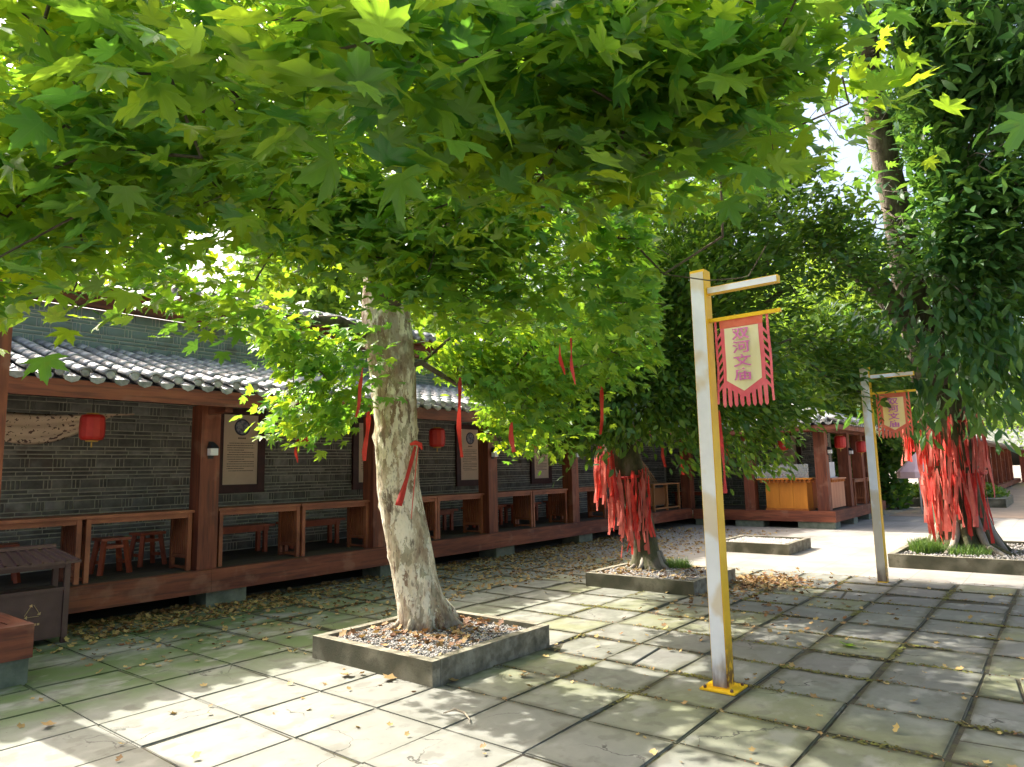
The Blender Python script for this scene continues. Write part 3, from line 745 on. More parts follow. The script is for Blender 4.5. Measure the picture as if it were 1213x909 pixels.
def make_bench(label):
    t = thing('bench', label, 'bench')
    bm = bmesh.new(); box(bm, 0, 1.15, -.15, .15, .385, .42); obj('seat', bm, M['wood_stool'], t, .005)
    boxobj('apron_rail', M['wood_stool'], t, (.08, 1.07, -.11, -.085, .32, .383)); boxobj('apron_rail', M['wood_stool'], t, (.08, 1.07, .085, .11, .32, .383))
    for x in (.1, .98):
        for y in (-.125, .075): boxobj('leg', M['wood_stool'], t, (x, x+.06, y, y+.05, 0, .383), .003)
    return t
blab = [('red bench behind the bar table right of the first pillar', 5.0), ('red bench just left of the plane tree trunk, behind a bar table', 6.35),
        ('red bench right of the plane tree trunk, below the second lantern', 7.9), ('red bench left of the pillar beside the pale notice', 9.15),
        ('red bench behind the pair of bar tables below the leaf-framed notice', 10.7), ('red bench left of the pillar nearest the leaning trunk', 12.0), ('red bench behind the leaning ribbon-wrapped trunk', 13.6)]
be0 = make_bench(blab[0][0]); be0['group'] = 'benches along the gallery wall'; o_children[be0.name] = kids(be0)
for i, (lab, x) in enumerate(blab):
    o = be0 if i == 0 else copy_tree(be0); o.location = (x, 9.95, .455); o['label'] = lab

def make_lantern():
    t = thing('red_lantern', '', 'lantern', group='red lanterns under the eaves')
    bm = bmesh.new()
    seg = 24; prof = [(.07, -.165), (.115, -.155), (.135, -.12), (.14, 0), (.135, .12), (.115, .155), (.07, .165)]
    rings = []
    for r_, z in prof:
        rings.append([bm.verts.new((r_*(1 + (.035 if k % 2 else 0))*math.cos(2*math.pi*k/seg), r_*(1+(.035 if k % 2 else 0))*math.sin(2*math.pi*k/seg), z)) for k in range(seg)])
    for a, b_ in zip(rings, rings[1:]):
        for k in range(seg): bm.faces.new((a[k], a[(k+1) % seg], b_[(k+1) % seg], b_[k]))
    bm.faces.new(rings[0][::-1]); bm.faces.new(rings[-1])
    obj('shade', bm, M['lantern'], t)
    for z in (-.18, .165):
        bm = bmesh.new(); lathe(bm, [(.07, 0), (.072, .015)], 16, cz=z); obj('rim', bm, M['gold'], t)
    bm = bmesh.new(); tube(bm, [(0, 0, .18), (0, 0, .38)], [.004, .004], 5); obj('cord', bm, M['dark'], t)
    bm = bmesh.new(); tube(bm, [(0, 0, -.18), (0, 0, -.20), (0, 0, -.25)], [.006, .010, .010], 8); obj('tassel', bm, M['gold'], t)
    return t
ln0 = make_lantern(); o_children[ln0.name] = kids(ln0)
lspots = [('red ribbed lantern in front of the patterned cloth, at the far left', 3.05, 8.6, 2.2, .9), ('red lantern half hidden by leaves left of the plane tree trunk', 5.85, 8.6, 2.22, .9),
          ('red lantern just right of the plane tree trunk', 8.55, 8.62, 2.22, 1), ('red lantern behind foliage above the leaf-framed notice', 11.4, 8.6, 2.24, .95),
          ('red lantern above the orange counter in the corner pavilion', 19.3, 6.1, 2.18, .95), ('left of the two lanterns on the side of the corner pavilion', 19.95, 4.8, 2.2, 1),
          ('right of the two lanterns on the side of the corner pavilion', 22.05, 4.75, 2.1, 1), ('red lantern hanging left of the banner post, near the corner of gallery and pavilion', 18.0, 7.6, 2.2, .9)]
for i, (lab, x, y, z, s) in enumerate(lspots):
    o = ln0 if i == 0 else copy_tree(ln0); o.location = (x, y, z); o.scale = (s, s, s); o['label'] = lab

# notices
def text_dashes(bm, x0, x1, z0, z1, rows, y, r, axis='x'):
    for k in range(rows):
        z = z1 - (z1-z0)*(k+.5)/rows; x = x0 + (.03 if k % 4 == 0 else 0)
        while x < x1:
            w = r.uniform(.008, .022)
            if x + w > x1 or (k % 4 == 3 and x > x0 + (x1-x0)*.6): break
            box(bm, x, x+w, y-.002, y, z-.006, z+.006); x += w + r.uniform(.004, .01)
def make_notice(label, loc, rz, seed, emblem=True):
    t = thing('framed_notice', label, 'notice', loc, rz, 'framed notices on the brick wall')
    W_, H_ = .60, 1.12; r = random.Random(seed)
    for b in ((-.13, 0, -.05, 0, -.13, H_+.1), (W_, W_+.13, -.05, 0, -.13, H_+.1), (0, W_, -.05, 0, -.13, 0), (0, W_, -.05, 0, H_, H_+.1)):
        bm = bmesh.new(); box(bm, b[0]+.001, b[1]-.001, b[2], b[3], b[4], b[5]); obj('frame_rail', bm, M['frame'], t, .006)
    boxobj('board', M['board'], t, (.0, W_, -.035, -.01, .0, H_))
    bm = bmesh.new(); lathe(bm, [(.135, 0), (.135, .006)], 28); bmesh.ops.rotate(bm, verts=bm.verts[:], cent=(0, 0, 0), matrix=Matrix.Rotation(R(90), 3, 'X'))
    bmesh.ops.translate(bm, verts=bm.verts[:], vec=(W_*.53, -.035, H_-.2)); e = obj('emblem_ring', bm, M['ring'], t)
    bm = bmesh.new(); lathe(bm, [(.112, 0), (.112, .003)], 28); bmesh.ops.rotate(bm, verts=bm.verts[:], cent=(0, 0, 0), matrix=Matrix.Rotation(R(90), 3, 'X'))
    bmesh.ops.translate(bm, verts=bm.verts[:], vec=(W_*.53, -.0411, H_-.2)); obj('emblem', bm, M['emblem'], e)
    bm = bmesh.new(); text_dashes(bm, .07, W_-.06, .2, .68, 13, -.0355, r)
    for k in range(4): box(bm, W_*.42+k*.035, W_*.42+k*.035+.026, -.0375, -.0355, .73, .755)
    obj('printed_text', bm, M['ink'], t)
    return t
make_notice('tan framed notice with round blue emblem, right of the first pillar', (5.60, WY-.02, 1.49), 0, 1)
make_notice('tan framed notice half hidden behind the pillar left of the plane tree trunk', (8.28, WY-.02, 1.46), 0, 2)
make_notice('tan framed notice right of the plane tree trunk, cut by a pillar', (11.08, WY-.02, 1.44), 0, 3)
make_notice('tan framed notice hung with leaves in front, between two pillars', (13.75, WY-.02, 1.42), 0, 4)
make_notice('narrow tan notice on the pavilion wall behind the orange counter', (20.985, 6.85, 1.35), -math.pi/2, 5)

def make_lamp():
    t = thing('wall_lamp', '', 'lamp', group='small lamps on the pillars')
    boxobj('back_plate', M['dark'], t, (-.035, .035, -.012, 0, -.1, .12))
    boxobj('pane', M['lamp_white'], t, (-.05, .05, -.10, -.013, -.06, .03), .006)
    bm = bmesh.new()
    b_ = [bm.verts.new(p) for p in ((-.065, -.115, .032), (.065, -.115, .032), (.065, -.0125, .032), (-.065, -.0125, .032))]; tp = [bm.verts.new(p) for p in ((-.02, -.05, .11), (.02, -.05, .11), (.02, -.0125, .11), (-.02, -.0125, .11))]
    bm.faces.new(b_[::-1]); bm.faces.new(tp)
    for i in range(4): bm.faces.new((b_[i], b_[(i+1) % 4], tp[(i+1) % 4], tp[i]))
    obj('hood', bm, M['dark'], t)
    return t
lp0 = make_lamp(); o_children[lp0.name] = kids(lp0)
lsp = [('small black-hooded lamp on the first pillar, left of the round-emblem notice', 4.46, 8.628, 1.95, 0), ('small hooded lamp on the pillar right of the plane tree trunk', 10.05, 8.628, 1.95, 0),
       ('small hooded lamp on the pillar beside the leaning trunk', 12.86, 8.628, 1.95, 0), ('small hooded lamp on the pavilion pillar left of the orange counter', WX+.138, 6.9, 1.95, -math.pi/2),
       ('small hooded lamp low under the lanterns on the pavilion corner pillar', WX+.35, WYF+.158, 1.95, 0), ('small hooded lamp on the second side pillar of the pavilion', 21.15, WYF+.158, 1.95, 0)]
for i, (lab, x, y, z, rz) in enumerate(lsp):
    o = lp0 if i == 0 else copy_tree(lp0); o.location = (x, y, z); o.rotation_euler.z = rz; o['label'] = lab

# draped cloth
bm = bmesh.new(); nU, nV = 28, 9
g = []
for i in range(nU+1):
    u = i/nU; row = []
    for j in range(nV+1):
        v_ = j/nV; top = 2.44 - .16*math.sin(math.pi*u)*.3; sag = .34*math.sin(math.pi*min(1, u*1.12+.02))**.9
        row.append(bm.verts.new((1.8+u*1.95, 9.25 + .03*math.sin(v_*17+u*5) + .1*math.sin(math.pi*u), top - (sag+.02)*v_)))
    g.append(row)
for i in range(nU):
    for j in range(nV):
        f = bm.faces.new((g[i][j], g[i+1][j], g[i+1][j+1], g[i][j+1])); f.smooth = True
o = obj('draped_cloth', bm, M['swag']); so = o.modifiers.new('t', 'SOLIDIFY'); so.thickness = .004
tag(o, 'beige swag of cloth with dark flowers hanging behind the leftmost lantern', 'cloth')

# litter bin
bn = thing('litter_bin', 'dark brown metal recycling bin with a ribbed hipped roof in front of the gallery', 'bin', (1.45, 8.02, 0))
BW, BD = 1.27, .38
for x in (0, BW-.05):
    for y in (0, BD-.05): boxobj('corner_post', M['bin'], bn, (x, x+.05, y, y+.05, 0, .775), .003)
boxobj('body', M['bin'], bn, (.052, BW-.052, .02, BD-.02, .06, .53), .004)
boxobj('top_rail', M['bin'], bn, (.052, BW-.052, .005, .045, .735, .775))
boxobj('panel_rim', M['bin'], bn, (.052, BW-.052, .004, .018, .51, .545))
bm = bmesh.new(); ov = .07; zt0, zt1 = .778, .93
b_ = [bm.verts.new(p) for p in ((-ov, -ov, zt0), (BW+ov, -ov, zt0), (BW+ov, BD+ov, zt0), (-ov, BD+ov, zt0))]
b2 = [bm.verts.new((v.co.x, v.co.y, zt0+.025)) for v in b_]
t_ = [bm.verts.new(p) for p in ((.14, BD/2-.04, zt1), (BW-.14, BD/2-.04, zt1), (BW-.14, BD/2+.04, zt1), (.14, BD/2+.04, zt1))]
bm.faces.new(b_[::-1]); bm.faces.new(t_)
for i in range(4):
    bm.faces.new((b_[i], b_[(i+1) % 4], b2[(i+1) % 4], b2[i])); bm.faces.new((b2[i], b2[(i+1) % 4], t_[(i+1) % 4], t_[i]))
rf = obj('lid', bm, M['bin'], bn)
nrib = 14
for k in range(nrib):
    f = k/(nrib-1); xb = -ov+.03 + (BW+2*ov-.06)*f; xt = .14 + (BW-.28)*f
    bm = bmesh.new(); bar(bm, (xb, -ov-.004, zt0+.03), (xt, BD/2-.045, zt1+.006), .022, .022); obj('rib', bm, M['bin'], rf)
boxobj('ridge_cap', M['bin'], rf, (.1, BW-.1, BD/2-.06, BD/2+.06, zt1+.002, zt1+.035), .006)
for cx in (.42, .96):
    rs = []
    bm = bmesh.new(); cz, rr = .335, .085
    pts = [Vector((cx + rr*math.sin(2*math.pi*k/3), .0165, cz + rr*math.cos(2*math.pi*k/3))) for k in range(3)]
    for k in range(3):
        a, b2_ = pts[k], pts[(k+1) % 3]; d = (b2_-a)
        p0 = a + d*.12; p1 = a + d*.78
        bar(bm, p0, p1, .014, .003, R(0)); n2 = Vector((d.z, 0, -d.x)).normalized()
        tip = a + d*.95; vv = [bm.verts.new(q) for q in (p1 + n2*.02 + Vector((0, -.001, 0)), p1 - n2*.02 + Vector((0, -.001, 0)), tip + Vector((0, -.001, 0)))]
        bm.faces.new(vv)
    r = random.Random(3)
    for k in range(5): box(bm, cx-.07+k*.029, cx-.07+k*.029+.02, .0155, .018, .205, .225)
    obj('recycling_mark', bm, M['recycle'], bn)

# ------------------------------------------------------------------ planters
def planter(label, x0, x1, y0, y1, h, soil_z, mound=None):
    t = thing('planter_box', label, 'planter', group='square stone tree planters')
    w = .085
    for b in ((x0, x0+w, y0, y1), (x0+w+.003, x1, y0, y0+w), (x1-w, x1, y0+w+.003, y1-w-.003), (x0+w+.003, x1, y1-w, y1)):
        boxobj('kerb_slab', M['kerb'], t, (b[0], b[1], b[2], b[3], -.02, h + rnd.uniform(-.006, .006)), .009)
    n = 34; V = np.zeros((n+1, n+1, 3)); 
    for i in range(n+1):
        for j in range(n+1):
            X = x0+w + (x1-x0-2*w)*i/n; Y = y0+w + (y1-y0-2*w)*j/n; z = soil_z + .012*math.sin(i*1.7+j*.9) + .01*math.sin(j*2.3)
            if mound:
                d = math.hypot(X-mound[0], Y-mound[1]); z += mound[2]*max(0, 1-d/mound[3])**1.5
            V[i, j] = (X, Y, z)
    idx = np.arange((n+1)**2).reshape(n+1, n+1)
    F = np.stack([idx[:-1, :-1], idx[1:, :-1], idx[1:, 1:], idx[:-1, 1:]], -1).reshape(-1, 4)
    linkm('soil', arrays_mesh('soil', V.reshape(-1, 3), F, M['soil'], smooth=True), t)
    return t
def pebbles(parent, name, x0, x1, y0, y1, z, n, s0, s1, m, seed):
    g = np.random.default_rng(seed)
    tpl = np.array([(1, 0, 0), (-1, 0, 0), (0, .8, 0), (0, -.8, 0), (0, 0, .6), (0, 0, -.6)], float)
    fc = np.array([(0, 2, 4), (2, 1, 4), (1, 3, 4), (3, 0, 4), (2, 0, 5), (1, 2, 5), (3, 1, 5), (0, 3, 5)])
    P = np.stack([g.uniform(x0, x1, n), g.uniform(y0, y1, n), z + g.uniform(0, .02, n)], 1)
    B, _ = basis(n, g, .5); V, F = scatter(tpl, fc, P, B, g.uniform(s0, s1, n))
    o = linkm(name, arrays_mesh(name, V, F, m), parent); o['kind'] = 'stuff'; return o

def basis(n, g, tilt, axis=None):
    """random frames: third axis near up (tilt = spread), first axis random heading (or near 'axis')"""
    nz = np.stack([g.normal(0, tilt, n), g.normal(0, tilt, n), np.ones(n)], 1); nz /= np.linalg.norm(nz, axis=1)[:, None]
    if axis is None: a = g.uniform(0, 2*np.pi, n); hx = np.stack([np.cos(a), np.sin(a), np.zeros(n)], 1)
    else: hx = axis
    hx = hx - nz*(hx*nz).sum(1)[:, None]; hx /= np.linalg.norm(hx, axis=1)[:, None] + 1e-9
    hy = np.cross(nz, hx); return np.stack([hx, hy, nz], 1), nz

plA = planter('square stone planter round the plane tree trunk, nearest the camera', 3.80, 5.30, 3.90, 5.42, .19, .13)
plB = planter('square stone planter round the leaning ribbon-wrapped tree', 8.30, 9.68, 3.84, 5.45, .18, .14, (9.25, 5.0, .08, .6))
plC = planter('low empty stone planter of pale gravel in front of the corner pavilion', 12.95, 14.3, 4.12, 5.5, .19, .13)
plD = planter('large stone planter round the big tree hung with red ribbons', 12.2, 15.1, -.9, 2.38, .2, .14, (13.8, 1.5, .12, 1.0))
pebbles(plA, 'gravel', 3.9, 5.2, 4.0, 5.32, .14, 6000, .008, .02, M['gravel'], 21)
pebbles(plB, 'gravel', 8.4, 9.58, 3.95, 5.35, .15, 2500, .01, .022, M['gravel'], 22)
pebbles(plC, 'gravel', 13.05, 14.2, 4.22, 5.4, .145, 3500, .012, .03, M['gravel'], 23)
pebbles(plD, 'gravel', 12.3, 15.0, -.8, 2.28, .15, 3000, .012, .026, M['gravel'], 24)

# dry leaves: folded little lobed blades
def leaf_template(kind):
    if kind == 'plane':   # palmate, toothed; stem at origin, tip towards +x
        pol = [(0, 1.0), (6, .80), (11, .80), (14, .64), (21, .47), (29, .62), (33, .62), (41, .90), (46, .68), (53, .66), (57, .50), (67, .36), (76, .46), (86, .64), (93, .44), (106, .40), (122, .24), (150, .13)]
        half = [(r_*math.cos(R(a)), r_*math.sin(R(a))*1.08) for a, r_ in pol]
        pts = [(.02, 0)] + [(x+.10, y) for x, y in half[::-1]] + [(x+.10, -y) for x, y in half[1:]]
        cen = (.20, 0)
        T_ = np.array([(*cen, .0)] + [(x, y, -.28*((x-.2)**2+y*y) + .16*abs(y) + .05*math.sin(9*math.atan2(y, x+.01))*math.hypot(x, y)) for x, y in pts])
        n = len(pts); Fc = np.array([(0, 1+i, 1+(i+1) % n) for i in range(n)])
    elif kind == 'oval':
        pts = [(0, 0), (.2, .15), (.5, .22), (.8, .14), (1, 0), (.8, -.14), (.5, -.22), (.2, -.15)]
        T_ = np.array([(x, y, .25*abs(y) - .18*x*x) for x, y in pts])
        Fc = np.array([(0, 1, 7), (1, 2, 6), (1, 6, 7), (2, 3, 5), (2, 5, 6), (3, 4, 5)])
    elif kind == 'long':
        pts = [(0, 0), (.3, .10), (.65, .15), (1, 0), (.65, -.15), (.3, -.10)]
        T_ = np.array([(x, y, .35*abs(y) - .30*x*x) for x, y in pts])
        Fc = np.array([(0, 1, 5), (1, 2, 4), (1, 4, 5), (2, 3, 4)])
    elif kind == 'far':
        T_ = np.array([(0, 0, 0), (.5, .4, .05), (1, 0, -.1), (.5, -.4, .05)]); Fc = np.array([(0, 1, 3), (1, 2, 3)])
    elif kind == 'dry':
        pts = [(0, 0), (.15, .35), (.45, .25), (.55, .5), (.75, .2), (1, .05), (.8, -.2), (.6, -.5), (.45, -.22), (.1, -.3)]
        T_ = np.array([(.4, 0, 0)] + [(x, y, .55*((x-.4)**2+y*y)) for x, y in pts])
        n = len(pts); Fc = np.array([(0, 1+i, 1+(i+1) % n) for i in range(n)])
    return T_, Fc
TP = {k: leaf_template(k) for k in ('plane', 'oval', 'long', 'far', 'dry')}

def litter(name, P, s, seed, label=None, cat=None, parent=None, tilt=.35, tint=None):
    g = np.random.default_rng(seed); n = len(P); B, _ = basis(n, g, tilt)
    V, F = scatter(*TP['dry'], P, B, s); t = g.uniform(0, 1, n) if tint is None else np.clip(g.normal(tint, .3, n), 0, 1)
    o = linkm(name, arrays_mesh(name, V, F, M['litter'], np.repeat(t, len(TP['dry'][0]))), parent); o['kind'] = 'stuff'
    if label: tag(o, label, cat)
    return o
g = np.random.default_rng(5)
def band(n, x0, x1, y0, y1, power=1.0, z=.006):
    y = y1 - (y1-y0)*g.uniform(0, 1, n)**power
    return np.stack([g.uniform(x0, x1, n), y, np.full(n, z)], 1)
P = np.concatenate([band(3900, 5.2, 14.5, 6.2, 8.75, 1.8), band(1200, 2.85, 5.4, 7.75, 8.8, 1.5, .01), band(260, 2.4, 5.5, 6.3, 8.0, 1.6), band(2200, 8.5, 17.5, 5.6, 8.6, 1.2)])
litter('leaf_litter', P, g.uniform(.03, .075, len(P)), 31, 'drift of yellow and brown fallen leaves along the foot of the gallery', 'leaf litter', tint=.55)
P = np.concatenate([np.stack([g.normal(9.75, .35, 520), g.normal(3.45, .33, 520), g.uniform(.004, .05, 520)], 1), np.stack([g.normal(8.9, .8, 260), g.normal(3.5, .18, 260), g.uniform(.004, .03, 260)], 1), np.stack([g.normal(8.0, 1.0, 90), g.normal(2.6, .5, 90), np.full(90, .006)], 1)])
litter('leaf_pile', P, g.uniform(.04, .08, len(P)), 32, 'brown fallen leaves heaped at the corner of the middle planter', 'leaf litter', tint=.3)
P = np.concatenate([np.stack([g.uniform(1.5, 11, 230), g.uniform(-.6, 6.5, 230), np.full(230, .008)], 1), np.stack([np.round((g.uniform(4, 11, 130)-1.97)/T)*T+1.97+g.normal(0, .03, 130), g.uniform(0, 4, 130), np.full(130, .004)], 1)])
litter('scattered_leaves', P, g.uniform(.025, .065, len(P)), 33, 'loose yellow leaves scattered over the open paving', 'leaf litter', tint=.75)
P = np.stack([np.round((g.uniform(4, 11, 2600)-1.97)/T)*T+1.97+g.normal(0, .022, 2600), g.uniform(-.6, 5, 2600), np.full(2600, .001)], 1)
nc = 90; cx_ = np.round((g.uniform(4.2, 10.6, nc)-1.97)/T)*T+1.97; cy_ = g.uniform(-.6, 4.6, nc); sw = g.uniform(0, 1, nc) < .25
mp_ = np.repeat(np.stack([np.where(sw, cx_+g.uniform(-.3, .3, nc), cx_), np.where(sw, np.round((cy_-.68)/T)*T+.68, cy_)], 1), 70, 0); sr = np.repeat(sw, 70)
mp_ += np.stack([np.where(sr, g.normal(0, .13, len(mp_)), g.normal(0, .022, len(mp_))), np.where(sr, g.normal(0, .018, len(mp_)), g.normal(0, .14, len(mp_)))], 1)
def moss_clumps():
    m_ = mat('joint_moss', [(.05, .04, .018), (.11, .10, .02), (.16, .17, .03)], 1, 8, .6, 60)
    tpl = np.array([(1, 0, 0), (-1, 0, 0), (0, .8, 0), (0, -.8, 0), (0, 0, .45)], float); fc = np.array([(0, 2, 4), (2, 1, 4), (1, 3, 4), (3, 0, 4)])
    P_ = np.concatenate([mp_, np.zeros((len(mp_), 1))], 1); B, _ = basis(len(P_), g, .1); V, F = scatter(tpl, fc, P_, B, g.uniform(.006, .018, len(P_)))
    o = linkm('joint_moss', arrays_mesh('joint_moss', V, F, m_), bed); o['kind'] = 'stuff'
moss_clumps()
litter('joint_debris', P, g.uniform(.008, .022, len(P)), 36, parent=bed, tint=.15)
P = np.stack([g.uniform(3.92, 5.2, 700), g.uniform(4.0, 5.3, 700), g.uniform(.145, .175, 700)], 1)
P = P[np.hypot(P[:, 0]-4.75, P[:, 1]-5.0) + g.normal(0, .25, len(P)) < .75]
litter('dead_leaves', P, g.uniform(.03, .09, len(P)), 34, parent=plA, tint=.2)
P = np.stack([g.uniform(8.4, 9.6, 380), g.uniform(3.95, 5.35, 380), g.uniform(.15, .18, 380)], 1)
litter('dead_leaves', P, g.uniform(.03, .08, len(P)), 35, parent=plB, tint=.5)
for lab, x, y, s, rz in (('curled tan leaf near the left front of the paving', 1.72, 5.35, .10, 1), ('large pale brown leaf lying in front of the near planter', 3.62, 4.62, .12, 2), ('curled brown leaf at the foot of the near planter', 3.68, 4.30, .13, .4),
                         ('pinkish dry leaf right of the near planter', 4.42, 3.45, .10, 2.2), ('pale leaf beside the near planter corner', 3.95, 3.82, .09, .9), ('green leaf dropped on the paving right of the near banner post', 6.7, 1.62, .17, 1.1)):
    me = arrays_mesh('fallen_leaf', TP['dry'][0]*s, TP['dry'][1], M['litter'] if 'green' not in lab else M['leaf1'], np.full(len(TP['dry'][0]), .5))
    o = linkm('fallen_leaf', me, None, (x, y, .02)); o.rotation_euler = (.2, .1, rz); tag(o, lab, 'leaf', 'single fallen leaves on the paving')
bm = bmesh.new(); tube(bm, [(0, 0, .012), (.06, -.05, .03), (.07, -.13, .02), (.02, -.22, .012), (-.02, -.26, .01)], [.004, .007, .008, .005, .002], 6)
tag(obj('stick', bm, M['stick'], loc=(3.43, 3.42, 0)), 'bent pale stick lying on the paving in front of the near planter', 'stick')

def grass(parent, cx, cy, z, rx, ry, n, h, seed):
    g = np.random.default_rng(seed); a = g.uniform(0, 2*np.pi, n); rr = np.sqrt(g.uniform(0, 1, n))
    P = np.stack([cx+rx*rr*np.cos(a), cy+ry*rr*np.sin(a), np.full(n, z)], 1)
    tpl = np.array([(0, -.03, 0), (0, .03, 0), (.12, .02, .5), (.12, -.02, .5), (.4, 0, 1.0)]); fc = np.array([(0, 1, 2), (0, 2, 3), (3, 2, 4)])
    B, _ = basis(n, g, .25); V, F = scatter(tpl, fc, P, B, g.uniform(.5, 1, n)*h)
    o = linkm('grass_tuft', arrays_mesh('grass_tuft', V, F, M['grass'], np.repeat(g.uniform(0, 1, n), 5)), parent); o['kind'] = 'stuff'
grass(plB, 9.45, 4.62, .15, .16, .22, 500, .18, 41)
grass(plD, 13.15, 2.0, .15, .3, .22, 900, .26, 42)
grass(plD, 13.1, 1.45, .15, .25, .35, 500, .2, 43)

# ------------------------------------------------------------------ banner posts
def text_mesh(s, size, ext):
    cu = bpy.data.curves.new('glyph', 'FONT'); cu.body = s; cu.size = size; cu.extrude = ext; cu.align_x = 'CENTER'; cu.align_y = 'CENTER'; cu.offset = .0018
    o = bpy.data.objects.new('glyph_tmp', cu); C.objects.link(o); bpy.context.view_layer.update()
    me = bpy.data.meshes.new_from_object(o.evaluated_get(bpy.context.evaluated_depsgraph_get()))
    bpy.data.objects.remove(o); bpy.data.curves.remove(cu); me.materials.clear(); me.materials.append(M['glyph']); return me

def banner_post(label, loc, h, plate=True):
    t = thing('banner_post', label, 'post', loc)
    w = .058
    # yellow hollow profile with white side panel on its -x face
    boxobj('post', M['yellow_paint'], t, (-w, w, -w, w, .012 if plate else 0, h), .004)
    boxobj('white_panel', M['white_paint'], t, (-w-.004, -w+.002, -w+.008, w-.004, .02, h-.02))
    if plate:
        bm = bmesh.new(); box(bm, -.13, .13, -.13, .13, .0, .011); obj('base_plate', bm, M['yellow_paint'], t, .002)
        for sx in (-1, 1):
            for sy in (-1, 1):
                bm = bmesh.new(); lathe(bm, [(.012, 0), (.012, .014), (.006, .02)], 6, cx=sx*.1, cy=sy*.1, cz=.011); obj('anchor_bolt', bm, M['bin'], t)
    boxobj('top_arm', M['yellow_paint'], t, (-.028, .028, -.60, -w-.001, h-.20, h-.145), .002)
    boxobj('arm_panel', M['white_paint'], t, (-.032, -.026, -.592, -w-.008, h-.195, h-.15))
    boxobj('banner_rod', M['yellow_paint'], t, (-.014, .014, -.60, -w-.001, h-.42, h-.392), .002)
    return t
def ripple(y, z): return .013*math.sin(11*y + 5*z) * min(1, -z*3) + .008*math.sin(13*z + 4*y) * min(1, -z*3)
def banner(label, loc, cloth_h=.62, wdt=.42, lean=0, edge='banner_red', core='banner_yellow'):
    """hangs in the local YZ plane, facing -x; loc is the top edge centre"""
    t = thing('hanging_banner', label, 'banner', loc)
    t.rotation_euler.z = lean
    hw = wdt/2
    def cloth(pts, x, th, m, name, parent):
        bm = bmesh.new(); a = [bm.verts.new((x - th, y, z)) for y, z in pts]; b_ = [bm.verts.new((x, y, z)) for y, z in pts]
        bm.faces.new(a); bm.faces.new(b_[::-1])
        for i in range(len(pts)): bm.faces.new((a[i], b_[i], b_[(i+1) % len(pts)], a[(i+1) % len(pts)]))
        bmesh.ops.triangulate(bm, faces=bm.faces[:])
        for _ in range(4):
            long_ = [e for e in bm.edges if e.calc_length() > .05]
            if not long_: break
            bmesh.ops.subdivide_edges(bm, edges=long_, cuts=1); bmesh.ops.triangulate(bm, faces=[f_ for f_ in bm.faces if len(f_.verts) > 3])
        for v in bm.verts: v.co.x += ripple(v.co.y, v.co.z)
        bmesh.ops.recalc_face_normals(bm, faces=bm.faces[:])
        return obj(name, bm, m, parent)
    zb = -cloth_h
    inner = hw*.72
    cloth([(-hw*.78, 0), (hw*.78, 0), (hw*.74, zb*.86), (0, zb*1.0), (-hw*.74, zb*.86)], 0, .003, M[edge], 'backing_cloth', t)
    cloth([(-hw*.80, -.005), (hw*.80, -.005), (hw*.78, -.085), (-hw*.78, -.085)], -.004, .002, M['banner_orange'], 'header_band', t)
    cloth([(-inner*.86, -.09), (inner*.86, -.09), (inner*.86, zb*.79), (0, zb*.93), (-inner*.86, zb*.79)], -.004, .002, M[core], 'field', t)
    for s in (-1, 1):      # side tassel strips: a long hem with slanting teeth
        cloth([(s*hw*.98, 0), (s*hw*.90, 0), (s*hw*.92, zb*1.07), (s*hw*1.0, zb*1.07)], 0, .003, M[edge], 'side_strip', t)
        for k in range(7):
            z = -.11 - k*.065
            cloth([(s*hw*.76, z), (s*hw*.93, z-.05), (s*hw*.93, z-.075), (s*hw*.76, z-.03)], 0, .003, M[edge], 'side_tooth', t)
    n = 8
    for k in range(n):
        y = -hw*.72 + 2*hw*.72*k/(n-1); top = zb*.86 - (zb*-.12)*(1-abs(y)/(hw*.75)); wz = .016
        cloth([(y-wz, top+.03), (y+wz, top+.03), (y+wz*.8, zb*1.09), (y, zb*1.12), (y-wz*.8, zb*1.09)], -.001, .003, M[edge], 'fringe_tongue', t)
    for k, ch in enumerate('双河文庙'):
        me = text_mesh(ch, .112, .001)
        zc = -.150 - k*.103; 
        for v in me.vertices: v.co.z -= ripple(-v.co.x*1.22, zc + v.co.y*.86)
        o = linkm('character', me, t, (-.0185, 0, zc))
        o.rotation_euler = (R(90), 0, R(-90)); o.scale = (1.22, .86, 1)
    return t
p1 = banner_post('near yellow and white banner post on a bolted base plate', (5.03, 2.135, 0), 3.13)
b1 = banner('rose and yellow banner with four purple characters on the near post', (5.03, 1.835, 2.735), .62, .42)
p2 = banner_post('farther yellow and white banner post, left of the big ribbon tree', (10.6, 2.15, 0), 2.98, False)
b2 = banner('smaller-looking rose and yellow banner on the farther post, against the big tree', (10.6, 1.835, 2.59), .58, .42, 0, 'banner_orange', 'banner_gold')

# ------------------------------------------------------------------ counters in the pavilion
ct = thing('orange_counter', 'bright orange varnished counter with bracketed top in the corner pavilion', 'counter', (18.8, 5.30, .432))
bm = bmesh.new(); 
for k in range(3): boxobj('front_panel', M['counter'], ct, (0, .03, .12+k*.355, .12+k*.355+.35, .05, .72), .004)
boxobj('end_panel', M['counter'], ct, (.033, .6, .12, .15, .05, .72)); boxobj('end_panel', M['counter'], ct, (.033, .6, 1.155, 1.185, .05, .72))
boxobj('plinth_rail', M['counter_trim'], ct, (-.015, .62, .1, 1.205, 0, .047), .004)
boxobj('cornice', M['counter_trim'], ct, (-.03, .63, .06, 1.245, .725, .77), .004)
for k in range(12):
    boxobj('bracket', M['counter_trim'], ct, (-.10, -.032, .0+k*.112, .05+k*.112, .73, .80), .006)
bm = bmesh.new(); box(bm, -.14, .66, -.06, 1.37, .803, .84); obj('counter_top', bm, M['counter'], ct, .006)
